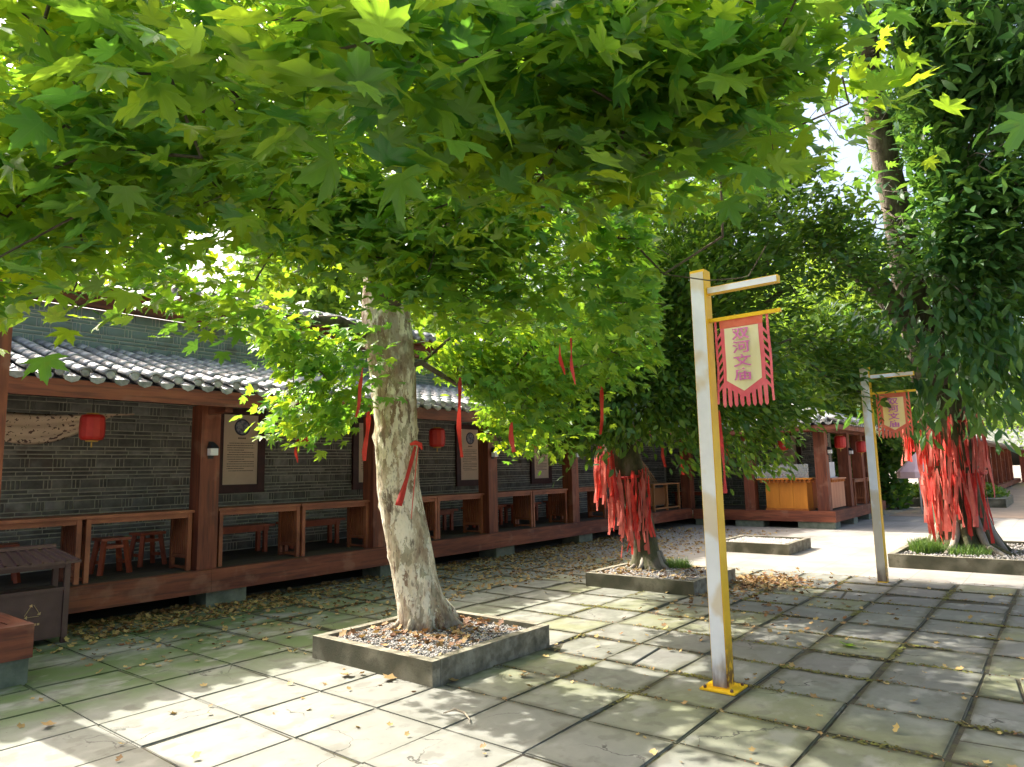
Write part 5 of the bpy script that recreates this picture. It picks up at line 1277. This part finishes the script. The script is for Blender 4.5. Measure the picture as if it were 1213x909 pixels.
keep = (np.linalg.norm(P-np.array([0, 0, 1.6]), axis=1) > 1.3) & ~(blocks_sun(P) & (g.uniform(0, 1, len(P)) < .995)) & ~((P[:, 1] > 8.0) & (P[:, 2] < 3.6)) & ~(shades(P, T1F[:8]) & (g.uniform(0, 1, len(P)) < .8))
keep &= ~in_gaps(P, GAPS1)
keep &= ~((P[:, 0] > 2.2) & (P[:, 1]/P[:, 0] > .22) & (P[:, 1]/P[:, 0] < .50) & ((P[:, 2]-1.6)/P[:, 0] < .40))
P, D = P[keep], D[keep]
dist = np.linalg.norm(P-np.array([0, 0, 1.6]), axis=1)
size = g.uniform(.065, .118, len(P)) * np.where(np.linalg.norm(P-np.array([1.19, 1.41, 2.8]), axis=1) < .45, 1.35, 1); tint = np.clip(g.beta(1.3, 2.2, len(P)) + .3*(np.sin(P[:, 0]*2.1+P[:, 1]*1.7+P[:, 2]*2.5) > .55), 0, 1)
make_leaves(tree1, 'plane', P, D, size, M['leaf1'], tint, g, .42, .32, single=290)

for k in range(7):
    a = R(150 + k*36 + rnd.uniform(-10, 10)); c0 = Vector((4.80, 4.99, 0)); d = Vector((math.cos(a), math.sin(a), 0)); r1 = rnd.uniform(.33, .44)
    bm = bmesh.new(); tube(bm, [c0+d*.17+Vector((-.03, .02, .42)), c0+d*.24+Vector((0, 0, .26)), c0+d*.29+Vector((0, 0, .19)), c0+d*r1+Vector((0, 0, .125))], [.02, .036, .034, .015], 9, jit=.18, rg=rnd)
    obj('root', bm, M['bark1'], tree1)
# ---- leaning evergreen in the middle planter
g = np.random.default_rng(102)
tree2 = thing('leaning_evergreen', 'dark small-leaved evergreen leaning left in the middle planter, trunk wrapped in red ribbons', 'tree')
tp2 = [(9.28, 4.97, .12), (9.2, 5.08, 1.05), (9.12, 5.23, 1.8), (8.95, 5.55, 2.58), (8.85, 5.75, 3.1), (8.9, 5.7, 3.9), (9.1, 5.5, 4.8)]
tr2 = [.20, .17, .24, .19, .16, .12, .08]
add_trunk(tree2, tp2[:5], tr2[:5], 28, M['bark_moss'], 8, burls=10, amp=.05, flare=.12)
T2 = [(8.02,5.22,2.38,0.45),(8.76,3.81,2.55,0.42),(8.50,4.29,2.80,0.50),(9.43,3.19,2.49,0.35),(7.85,5.83,2.29,0.40),(8.41,4.79,2.19,0.25),(10.84,2.47,2.96,0.40),(8.07,4.82,2.94,0.50),(7.94,5.57,3.01,0.50),(8.56,5.38,3.55,0.90),(9.21,4.36,3.12,1.00),(8.78,4.72,2.39,0.60),(9.80,3.61,2.73,0.80),(10.53,3.01,2.61,0.70),(9.87,3.55,2.12,0.50),(8.40,5.32,2.65,0.70),(9.34,4.10,4.11,1.20),(10.04,3.32,4.62,1.30),(7.84,6.13,2.56,0.60),(11.09,2.64,3.13,0.80),(10.60,3.85,5.71,1.40),(11.32,2.45,4.73,1.00),(9.15,4.00,2.12,0.45),(8.05,5.92,1.94,0.35),(10.98,2.80,5.54,0.80),(9.0,4.8,5.0,1.4),(8.0,4.6,3.9,.9)]
A = np.concatenate([clump_points(T2, 120, 13, .42, g), clump_points(T2[:9], 30, 12, .28, g), ell_points((9.5, 5.3, 6.0), (3.2, 3.0, 1.8), 320, g), shade_points(140, 6.6, 10.8, -1.0, 2.0, 4.0, 6.2, g)])
A = A[~(blocks_sun(A) & (g.uniform(0, 1, len(A)) < .9))]
N, par, rad, ch, fixed, ln = grow([(tp2, tr2, -1), ([(9.15, 5.0, 2.7), (9.4, 4.4, 3.1), (9.9, 3.8, 3.6), (10.5, 3.2, 4.2)], [.1, .08, .06, .04], 3), ([(8.7, 5.9, 3.0), (8.2, 6.1, 3.1)], [.06, .04], 4)], A, seed=4)
skeleton_parts(tree2, N, par, rad, ch, fixed, M['bark_moss'])
AA = A[np.array([l[0] for l in ln])]
dirs = AA - np.array([9.1, 5.0, 3.0]); dirs /= np.linalg.norm(dirs, axis=1)[:, None]
P, D = leafspray(AA, dirs, 23, .2, .15, g)
keep = ~(blocks_sun(P) & (g.uniform(0, 1, len(P)) < .95)) & ~in_gaps(P, GAPS); P, D = P[keep], D[keep]
tint = np.clip(g.beta(1.1, 3, len(P)) + .5*(g.uniform(0, 1, len(P)) < .12), 0, 1)  # some leaves tinted brighter to look sunlit, light put into the colour
make_leaves(tree2, 'oval', P, D, g.uniform(.09, .155, len(P)), M['leaf2'], tint, g, .7, .2)

# ---- big tree on the right
g = np.random.default_rng(103)
tree3 = thing('big_evergreen', 'tall many-limbed evergreen at right in the large planter, trunk hung thick with red ribbons', 'tree')
tp3 = [(13.78, 1.52, .12), (13.75, 1.55, .8), (13.6, 1.6, 2.0), (13.5, 1.68, 2.9), (13.31, 1.80, 3.71), (13.10, 1.88, 4.72), (12.69, 1.88, 5.80), (12.19, 1.92, 6.82), (11.67, 1.91, 7.91), (10.92, 1.77, 9.16)]
tr3 = [.42, .36, .38, .34, .28, .25, .22, .19, .15, .11]
add_trunk(tree3, tp3[:4], tr3[:4], 36, M['bark_moss'], 12, burls=14, amp=.07, flare=.16)
lm3 = [(tp3, tr3, -1),
       ([(13.5, 1.5, 3.3), (13.33, 1.42, 3.9), (13.27, 1.3, 5.10), (12.78, 1.1, 6.66), (12.16, .95, 8.05), (11.53, 0.84, 9.32)], [.24, .21, .18, .14, .11, .08], 3),
       ([(13.35, 1.8, 3.4), (13.20, 1.85, 3.83), (12.67, 2.26, 4.55), (12.20, 2.76, 5.14), (11.63, 3.37, 5.74), (11.04, 3.99, 6.17)], [.22, .20, .17, .14, .10, .07], 3),
       ([(12.94, 1.37, 5.88), (12.39, 0.71, 6.91), (11.93, -0.04, 7.49), (11.43, -0.52, 7.77)], [.09, .075, .06, .045], 12)]
T3 = [(11.78,0.96,7.02,0.80),(11.56,0.22,7.54,0.90),(11.67,1.48,8.01,0.70),(12.17,0.81,5.49,0.80),(11.35,1.13,8.25,0.90),(12.00,0.23,6.05,0.80),(12.15,1.93,7.39,0.45),(12.38,1.34,3.52,0.80),(12.82,0.71,3.62,0.90),(12.26,2.00,3.73,0.50),(12.61,1.28,4.50,1.10),(12.62,0.39,4.71,1.10),(12.34,1.64,5.35,0.70),(11.89,2.22,3.17,0.40),(12.29,1.02,5.72,0.90),(12.23,1.72,7.06,0.80),(11.19,2.05,7.88,0.70),(10.82,2.55,8.34,0.70),(11.53,0.88,7.55,1.20),(11.78,0.12,7.09,1.00),(12.01,0.19,5.41,0.90),(12.93,0.69,2.78,0.45),(11.94,0.90,6.66,0.70),(12.50,1.21,2.59,0.40),(12.41,1.86,2.78,0.35),(12.13,1.79,4.50,0.60),(10.98,1.73,8.33,0.80),(13.5,.8,4.6,1.3)]
A = np.concatenate([clump_points(T3, 118, 13, .5, g), clump_points([(13.3, .8, 6.2, 2.4)], 16, 12, .5, g)])
A = A[~(blocks_sun(A) & (g.uniform(0, 1, len(A)) < .9))]
N, par, rad, ch, fixed, ln = grow(lm3, A, seed=5)
N3 = N
main = [4, 5, 6, 7, 8, 9]
b_ = bmesh.new(); tube(b_, [N[k] for k in (3, 4, 5, 6, 7, 8, 9)], [tr3[k] for k in (3, 4, 5, 6, 7, 8, 9)], 14, jit=.05, rg=rnd); obj('branch', b_, M['bark_dark'], tree3)
skeleton_parts(tree3, N, par, rad, ch, fixed, M['bark_dark'])
AA = A[np.array([l[0] for l in ln])]
dirs = AA - np.array([13.4, 1.4, 4.0]); dirs /= np.linalg.norm(dirs, axis=1)[:, None]
P, D = leafspray(AA, dirs, 13, .24, .18, g)
keep = ~(blocks_sun(P) & (g.uniform(0, 1, len(P)) < .95)) & ~in_gaps(P, GAPS) & ~(near_line(P, tp3[3:], .55) & (g.uniform(0, 1, len(P)) < .8)) & ~(near_line(P, lm3[2][0], .48) & (g.uniform(0, 1, len(P)) < .75)); toward = [np.array([-.72, -.12, -.32])*q for q in (.7, 1.3)]
for off_ in toward:
    keep &= ~(near_line(P, [np.array(q)+off_ for q in tp3[3:]], .36) & (g.uniform(0, 1, len(P)) < .8)) & ~(near_line(P, [np.array(q)+off_ for q in lm3[2][0]], .30) & (g.uniform(0, 1, len(P)) < .7))
keep = keep; P, D = P[keep], D[keep]
tint = np.clip(g.beta(1.3, 2.8, len(P)), 0, 1)
make_leaves(tree3, 'long', P, D, g.uniform(.20, .34, len(P)), M['leaf3'], tint, g, .6, .5)
for k in range(9):     # surface roots and buttresses
    a = R(95 + k*24 + rnd.uniform(-8, 8)); r1 = rnd.uniform(.55, .9); c0 = Vector((13.78, 1.52, 0))
    bm = bmesh.new(); d = Vector((math.cos(a), math.sin(a), 0)); s_ = Vector((-d.y, d.x, 0))*rnd.uniform(-.15, .15)
    tube(bm, [c0+d*.3+Vector((0, 0, .8)), c0+d*.40+Vector((0, 0, .45)), c0+d*.5+s_*.5+Vector((0, 0, .26)), c0+d*r1+s_+Vector((0, 0, .15))], [.05, .06, .055, .03], 8, jit=.1, rg=rnd)
    obj('root', bm, M['bark_pale'] if k % 2 else M['bark_moss'], tree3)
for k in range(6):
    a = R(120 + k*30); c0 = Vector((9.28, 4.97, 0)); d = Vector((math.cos(a), math.sin(a), 0))
    if k > 3: d = Vector((math.cos(R(-60-40*(k-4))), math.sin(R(-60-40*(k-4))), 0))
    bm = bmesh.new(); tube(bm, [c0+d*.15+Vector((0, 0, .4)), c0+d*.22+Vector((0, 0, .22)), c0+d*.36+Vector((0, 0, .15))], [.035, .04, .02], 7, jit=.1, rg=rnd)
    obj('root', bm, M['bark_pale'], tree2)

# ---- trees behind
def far_tree(label, x, y, h, r, seed, name='broadleaf_tree', tintm=.25, n=520, k=26, ls=(.16, .3), lo=.28, trunk_r=.16):
    g = np.random.default_rng(seed); t = thing(name, label, 'tree', (0, 0, 0), 0, 'trees beyond the courtyard')
    add_trunk(t, [(x, y, 0), (x+.1, y, h*.2), (x, y+.1, h*.42)], [trunk_r*1.3, trunk_r, trunk_r*.7], 10, M['bark_dark'], seed, amp=.04)
    A = ell_points((x, y, h*(lo+1)/2), (r, r, h*(1-lo)/2), n, g, inner=.12)
    nb = g.integers(0, 5); c = ell_points((x, y, h*.6), (r*.8, r*.8, h*.3), 9, g); 
    w = np.min(np.linalg.norm(A[:, None]-c[None], axis=2), axis=1); A = A[w < r*.55]
    N, par, rad, ch, fixed, ln = grow([([(x, y, h*.2), (x, y+.1, h*.42), (x, y, h*.6)], [trunk_r, trunk_r*.7, trunk_r*.4], -1)], A, step=.8, seed=seed)
    skeleton_parts(t, N, par, rad, ch, fixed, M['bark_dark'], thick=.05)
    dirs = A - np.array([x, y, h*.45]); dirs /= np.linalg.norm(dirs, axis=1)[:, None]
    P, D = leafspray(A, dirs, k, r*.11, r*.08, g)
    P = P[~(blocks_sun(P) & (g.uniform(0, 1, len(P)) < .9))]; D = D[:len(P)]
    tint = np.clip(g.beta(1.5, 3, len(P)) + tintm - .25, 0, 1)
    make_leaves(t, 'far', P, D, g.uniform(*ls, len(P)), M['leaf_far'], tint, g, .7, .2)
    return t
far_tree('dark broadleaf tree behind the gallery roof, left of the pavilion', 16.5, 14.5, 8.5, 3.4, 201)
far_tree('dark broadleaf tree rising behind the angle of gallery and pavilion', 22.5, 12.5, 9.5, 3.6, 202)
far_tree('bright yellow-green tree beyond the pavilion roof', 30.0, 7.9, 11, 4.0, 203, tintm=.85, n=700)
far_tree('shaded green tree just beyond the pavilion, left of the farther banner post', 27.8, 5.4, 7.5, 2.6, 204, tintm=.15, lo=.15)
far_tree('dark tree beyond the hedge, between farther banner post and big tree', 33.0, 5.6, 8.5, 3.0, 205, tintm=.15, lo=.12)
far_tree('pale green tree far behind the long red building, at the right edge', 58, 1.5, 12, 5.5, 206, tintm=.55, lo=.12)
far_tree('pale green tree far away, just right of the big ribbon tree trunk', 66, 8.0, 13, 6.5, 207, tintm=.5, lo=.1)
far_tree('broadleaf tree behind the gallery roof, right of the plane tree trunk', 11.0, 15.0, 8.0, 3.0, 208, tintm=.3)
far_tree('broad green tree rising behind the pavilion ridge', 25.5, 9.0, 8.5, 3.0, 209, tintm=.4, lo=.2)
far_tree('tall green tree beyond the forecourt, low behind the big evergreen', 36, -4.5, 10, 4.0, 210, tintm=.3, lo=.25)

# hedge, kerb, pink parasol, far building
hg = thing('low_hedge', 'low green hedge bed beyond the pavilion, left of the big tree trunk', 'hedge')
boxobj('kerb', M['kerb'], hg, (29.2, 33.0, 1.9, 5.6, -.02, .3), .02)
g = np.random.default_rng(301); P = ell_points((31.1, 3.8, .35), (1.9, 1.9, .55), 6000, g, lo=0); Dd = g.normal(0, 1, (6000, 3)); Dd /= np.linalg.norm(Dd, axis=1)[:, None]
make_leaves(hg, 'far', P, Dd, g.uniform(.08, .16, 6000), M['leaf2'], np.clip(g.normal(.5, .2, 6000), 0, 1), g, .6, 0)
th = thing('added_dark_hedge', 'tall dark hedge added to darken the view through the corner pavilion', 'hedge')  # added leaf mass that keeps the opening beyond the pavilion dark
bm = bmesh.new(); 
for k in range(14): tube(bm, [(27.6+.3*(k % 2), 4.9+k*.45, 0), (27.7, 5.0+k*.45, 2.2)], [.04, .02], 5)
obj('stems', bm, M['bark_dark'], th)['kind'] = 'stuff'
g = np.random.default_rng(302); n_h = 9000; P = np.stack([g.uniform(26.9, 28.5, n_h), g.uniform(4.6, 11.0, n_h), g.uniform(.05, 3.3, n_h)], 1); Dd = g.normal(0, 1, (n_h, 3)); Dd /= np.linalg.norm(Dd, axis=1)[:, None]
make_leaves(th, 'far', P, Dd, g.uniform(.16, .3, n_h), M['leaf2'], np.clip(g.normal(.2, .2, n_h), 0, 1), g, .7, 0)
um = thing('market_parasol', 'pale pink folded-edge parasol seen between the ribbons and the hedge', 'parasol', (25.2, 3.83, 0))
bm = bmesh.new(); tube(bm, [(0, 0, 0), (0, 0, 1.9)], [.025, .02], 8); obj('pole', bm, M['white_board'], um)
bm = bmesh.new(); n = 8; rg_ = [bm.verts.new(((.62*math.cos(2*math.pi*k/n)), .62*math.sin(2*math.pi*k/n), 1.32)) for k in range(n)]; rg2 = [bm.verts.new((v.co.x, v.co.y, 1.12)) for v in rg_]; tpv = bm.verts.new((0, 0, 1.95))
for k in range(n): bm.faces.new((rg_[k], rg_[(k+1) % n], tpv)); bm.faces.new((rg2[k], rg2[(k+1) % n], rg_[(k+1) % n], rg_[k]))
o = obj('canopy', bm, M['pink'], um); so = o.modifiers.new('t', 'SOLIDIFY'); so.thickness = .01
for k in range(n):
    bm = bmesh.new(); a = 2*math.pi*k/n; tube(bm, [(0, 0, 1.92), (.6*math.cos(a), .6*math.sin(a), 1.30)], [.008, .006], 5); obj('rib', bm, M['white_board'], um)
fb = thing('far_gallery', 'long dark red building with grey tiled roof far away at the right edge', 'building')
boxobj('deck', M['wood_red_x'], fb, (32, 62, 3.0, 6.6, .12, .36))
for k in range(26): boxobj('wall_panel', M['far_red'], fb, (32.4+k*.9, 32.4+k*.9+.87, 3.6+.02*(k % 2), 3.8, .363, 2.35), .01)
for k in range(9): boxobj('pillar', M['wood_red_z'], fb, (32.2+k*3.0, 32.4+k*3.0, 3.1, 3.3, .363, 2.35))
for k in range(5): boxobj('foundation_block', M['plinth'], fb, (32.3+k*5, 33.1+k*5, 3.05, 3.6, -.03, .118))
for k in range(14):
    boxobj('notice', M['white_board'], fb, (33.0+k*1.35, 33.3+k*1.35, 3.58, 3.598, 1.5+.15*(k % 3), 1.75+.15*(k % 3)))
bm = bmesh.new(); v = [bm.verts.new(p) for p in ((31.5, 2.6, 2.35), (62.5, 2.6, 2.35), (62.5, 5.2, 3.2), (31.5, 5.2, 3.2), (62.5, 7.6, 2.35), (31.5, 7.6, 2.35))]
bm.faces.new((v[0], v[1], v[2], v[3])); bm.faces.new((v[3], v[2], v[4], v[5])); bm.faces.new((v[0], v[3], v[5])); bm.faces.new((v[1], v[4], v[2])); bm.faces.new((v[0], v[5], v[4], v[1]))
rfb = obj('roof', bm, M['tile'], fb)
bm = bmesh.new(); x = 31.7
while x < 62: tube(bm, [(x, 2.55, 2.38), (x, 5.2, 3.25)], [.07, .07], 5); x += .3
o = obj('tiling', bm, M['tile'], rfb); o['kind'] = 'stuff'
fe = thing('end_hall', 'pale grey-roofed hall closing the view at the far right', 'building')
boxobj('wall', M['far_red'], fe, (63, 66, -8, 3.0, .0, 2.6))
for k in range(8): boxobj('pillar', M['wood_red_z'], fe, (62.8, 62.99, -7.8+k*1.4, -7.6+k*1.4, 0, 2.6))
bm = bmesh.new(); v = [bm.verts.new(p) for p in ((62.2, -8.5, 2.6), (62.2, 6, 2.6), (64.8, 6, 4.0), (64.8, -8.5, 4.0), (67.2, 6, 2.6), (67.2, -8.5, 2.6))]
bm.faces.new((v[0], v[3], v[2], v[1])); bm.faces.new((v[3], v[5], v[4], v[2])); bm.faces.new((v[0], v[1], v[4], v[5])); bm.faces.new((v[1], v[2], v[4])); bm.faces.new((v[0], v[5], v[3]))
obj('roof', bm, M['tile'], fe)

# ------------------------------------------------------------------ ribbons
def ribbon_mesh(L, w, sway, twist, seed, mat_):
    r = random.Random(seed); n = max(6, int(L/.07)); bm = bmesh.new(); prev = None; ph = r.uniform(0, 6)
    for i in range(n+1):
        t = i/n; z = -L*t; cx_ = sway*t*t + .012*math.sin(t*8+ph)*t; cy_ = .020*math.sin(t*4+ph*2)*t; a = twist*t + .45*math.sin(t*6+ph) + .8*math.exp(-t*14); ww = w*(1-.35*math.sin(t*5+ph)**2)*(1-.6*math.exp(-t*16))/2
        A_ = bm.verts.new((cx_ - ww*math.sin(a), cy_ - ww*math.cos(a), z)); B_ = bm.verts.new((cx_ + ww*math.sin(a), cy_ + ww*math.cos(a), z))
        if prev: f = bm.faces.new((prev[0], A_, B_, prev[1])); f.smooth = True
        prev = (A_, B_)
    me = bpy.data.meshes.new('red_ribbon'); bm.to_mesh(me); bm.free(); me.materials.append(mat_); return me
rib = {}
for L in (.3, .45, .6, .8, 1.0):
    rib[L] = [ribbon_mesh(L, .05, rnd.uniform(-.05, .05), rnd.uniform(-.8, .8), q+int(L*100), M['red_cloth'] if q < 4 else M['pale_red_cloth']) for q in range(6)]
def put(label, p, L, rz, group, s=1.0, tilt=0, fade=.35):
    q = rnd.randrange(4) if rnd.random() > fade else 4 + rnd.randrange(2)
    o = linkm('red_ribbon', rib[L][q], None, p); o.rotation_euler = (rnd.gauss(0, .05), tilt + rnd.gauss(0, .04), rz + rnd.gauss(0, .5)); o.scale = (s, s, s)
    if group: label = ('short ' if L < .5 else 'long ' if L > .7 else '') + ('faded ' if q > 3 else 'bright ') + label.replace('faded ', '').replace('bright ', '')
    tag(o, label, 'ribbon', group); return o
def ringpt(c, r, a): return (c[0]+r*math.cos(a), c[1]+r*math.sin(a))
camdir3 = math.atan2(-1.52, -13.78)
for tier, (z, zr, rr, Ls, n, a0, a1) in enumerate(((2.28, .22, .47, (.6, .8, 1.0), 34, -1.25, 1.25), (1.95, .18, .50, (.45, .6, .8), 28, -1.2, 1.3), (1.42, .10, .48, (.8, .8, .6, 1.0), 48, -1.25, .9), (2.45, .1, .62, (.6, .8), 14, -1.5, -.9))):
    lab = ['red ribbon in the upper row on the big tree trunk', 'red ribbon in the middle row on the big tree trunk', 'red ribbon in the lower row on the big tree trunk', 'red ribbon left of the big tree trunk, below the farther banner'][tier]
    for k in range(n):
        a = camdir3 + a0 + (a1-a0)*(k+.5)/n + rnd.uniform(-.04, .04); x, y = ringpt((13.68, 1.56), rr*rnd.uniform(.92, 1.12), a)
        put(lab, (x, y, z + rnd.uniform(-zr, zr)), rnd.choice(Ls), a+math.pi, ['ribbons in the upper row on the big tree', 'ribbons in the middle row on the big tree', 'ribbons in the lower row on the big tree', 'ribbons at the left of the big tree'][tier], rnd.uniform(.9, 1.15), fade=[.7, .5, .4, .2][tier])
camdir2 = math.atan2(-5, -9.2)
for tier, (c, z, zr, rr, Ls, n, a0, a1) in enumerate((((9.1, 5.28), 1.88, .1, .30, (.6, .8), 20, -1.7, -.2), ((9.12, 5.2), 1.5, .12, .27, (.6, .8, .8), 34, -1.3, 1.5), ((9.18, 5.1), 1.05, .2, .23, (.6, .6, .45), 18, -.9, 1.2))):
    lab = ['red ribbon hanging from the left side of the leaning trunk', 'red ribbon bunched round the middle of the leaning trunk', 'red ribbon trailing down to the foot of the leaning trunk'][tier]
    for k in range(n):
        a = camdir2 + a0 + (a1-a0)*(k+.5)/n + rnd.uniform(-.05, .05); x, y = ringpt(c, rr*rnd.uniform(.9, 1.3), a)
        put(lab, (x, y, z + rnd.uniform(-zr, zr)), rnd.choice(Ls), a+math.pi, ['ribbons at the left of the leaning trunk', 'ribbons round the middle of the leaning trunk', 'ribbons trailing at the foot of the leaning trunk'][tier], rnd.uniform(.85, 1.1), fade=.45)
def band_loop(name, label, c, z, r, h, m, tilt=0, group=None):
    bm = bmesh.new(); n = 40; R0 = []; R1 = []
    for k in range(n):
        a = 2*math.pi*k/n; q = r*(1+.04*math.sin(5*a)); zz = z + tilt*math.cos(a)
        R0.append(bm.verts.new((c[0]+q*math.cos(a), c[1]+q*math.sin(a), zz-h/2))); R1.append(bm.verts.new((c[0]+q*math.cos(a), c[1]+q*math.sin(a), zz+h/2)))
    for k in range(n): bm.faces.new((R0[k], R0[(k+1) % n], R1[(k+1) % n], R1[k])).smooth = True
    o = obj(name, bm, m); so = o.modifiers.new('t', 'SOLIDIFY'); so.thickness = .006; tag(o, label, 'rope', group)
band_loop('tie_rope', 'red rope tied high round the big tree trunk, holding the upper ribbons', (13.66, 1.56), 2.3, .46, .04, M['red_cloth'], .05)
band_loop('tie_rope', 'red rope tied round the lower big tree trunk, holding the lower ribbons', (13.72, 1.55), 1.42, .47, .04, M['red_cloth'], .03)
band_loop('tie_rope', 'red rope tied round the leaning trunk at chest height', (9.13, 5.22), 1.5, .26, .04, M['red_cloth'], .03)
kn = thing('knotted_ribbon', 'red ribbon knotted on the plane tree trunk, hanging slantwise across its front', 'ribbon')
bm = bmesh.new(); K0, K1, K2 = Vector((4.564, 4.898, 1.869)), Vector((4.378, 4.931, 1.317)), Vector((4.460, 4.847, 1.182))
sd = Vector((.63, -.78, 0)); prev = None
for i in range(13):
    t = i/12; p = K0.lerp(K1, t) + Vector((0, 0, -.02*math.sin(3*t))); w_ = .010 + .020*t + .004*math.sin(9*t); a = bm.verts.new(p - sd*w_); b2_ = bm.verts.new(p + sd*w_ + Vector((0, 0, -.012)))
    if prev: bm.faces.new((prev[0], a, b2_, prev[1])).smooth = True
    prev = (a, b2_)
o = obj('long_tail', bm, M['red_cloth'], kn); so = o.modifiers.new('t', 'SOLIDIFY'); so.thickness = .004
bm = bmesh.new(); tube(bm, [K0+sd*.03, K0+sd*.01+Vector((0, 0, -.15)), K2], [.006, .007, .004], 5); obj('thin_tail', bm, M['pale_red_cloth'], kn)
bm = bmesh.new(); tube(bm, [K0-sd*.05+Vector((0, 0, .01)), K0+Vector((0, 0, .03)), K0+sd*.05+Vector((0, 0, .01)), K0+sd*.065+Vector((0, 0, -.04))], [.012, .024, .022, .008], 7); obj('knot', bm, M['red_cloth'], kn)
singles = [('long bright red ribbon hanging from a branch just right of the plane tree trunk', (4.98, 4.69, 2.55), .8, 1.0, 0), ('red ribbon hanging close against the left side of the plane tree trunk', (4.09, 5.02, 2.2), .45, 1.05, 0),
           ('red ribbon looped high beside the left of the plane tree trunk', (3.71, 4.63, 2.51), .45, .95, .15), ('left of two red ribbons hanging in foliage above the middle planter', (3.31, 2.30, 2.35), .3, 1.1, -.1),
           ('right of two red ribbons hanging in foliage above the middle planter', (3.34, 2.24, 2.38), .45, .9, .0), ('red ribbon hanging in dark foliage just above the leaning trunk', (6.09, 3.72, 2.53), .6, .95, 0),
           ('short red thread hanging from the low leaf spray left of the plane tree', (3.48, 5.25, 1.9), .3, .6, .15), ('curving red ribbon hanging between notice and foliage, left of the leaning tree', (5.11, 4.14, 2.07), .3, 1.1, .45),
           ('long red ribbon hanging just right of the near banner post', (6.45, 2.62, 2.15), .8, 1.0, 0.03), ('left of the short red ribbons right of the leaning trunk', (8.93, 4.49, 1.93), .3, 1.05, 0),
           ('second of the short red ribbons right of the leaning trunk', (9.05, 4.26, 1.80), .3, 1.0, 0), ('short red ribbon near the pavilion corner, left of the banner post', (9.3, 4.0, 1.85), .3, 1.0, 0.1), ('red ribbon in the dark foliage directly left of the banner post', (9.45, 3.75, 2.0), .45, .8, 0)]
for lab, p, L, s, tl in singles:
    if 'above the middle planter' in lab: s = .62
    o = put(lab, p, L, math.atan2(-p[1], -p[0])+math.pi + rnd.uniform(-.3, .3), None, s, tl, 0)
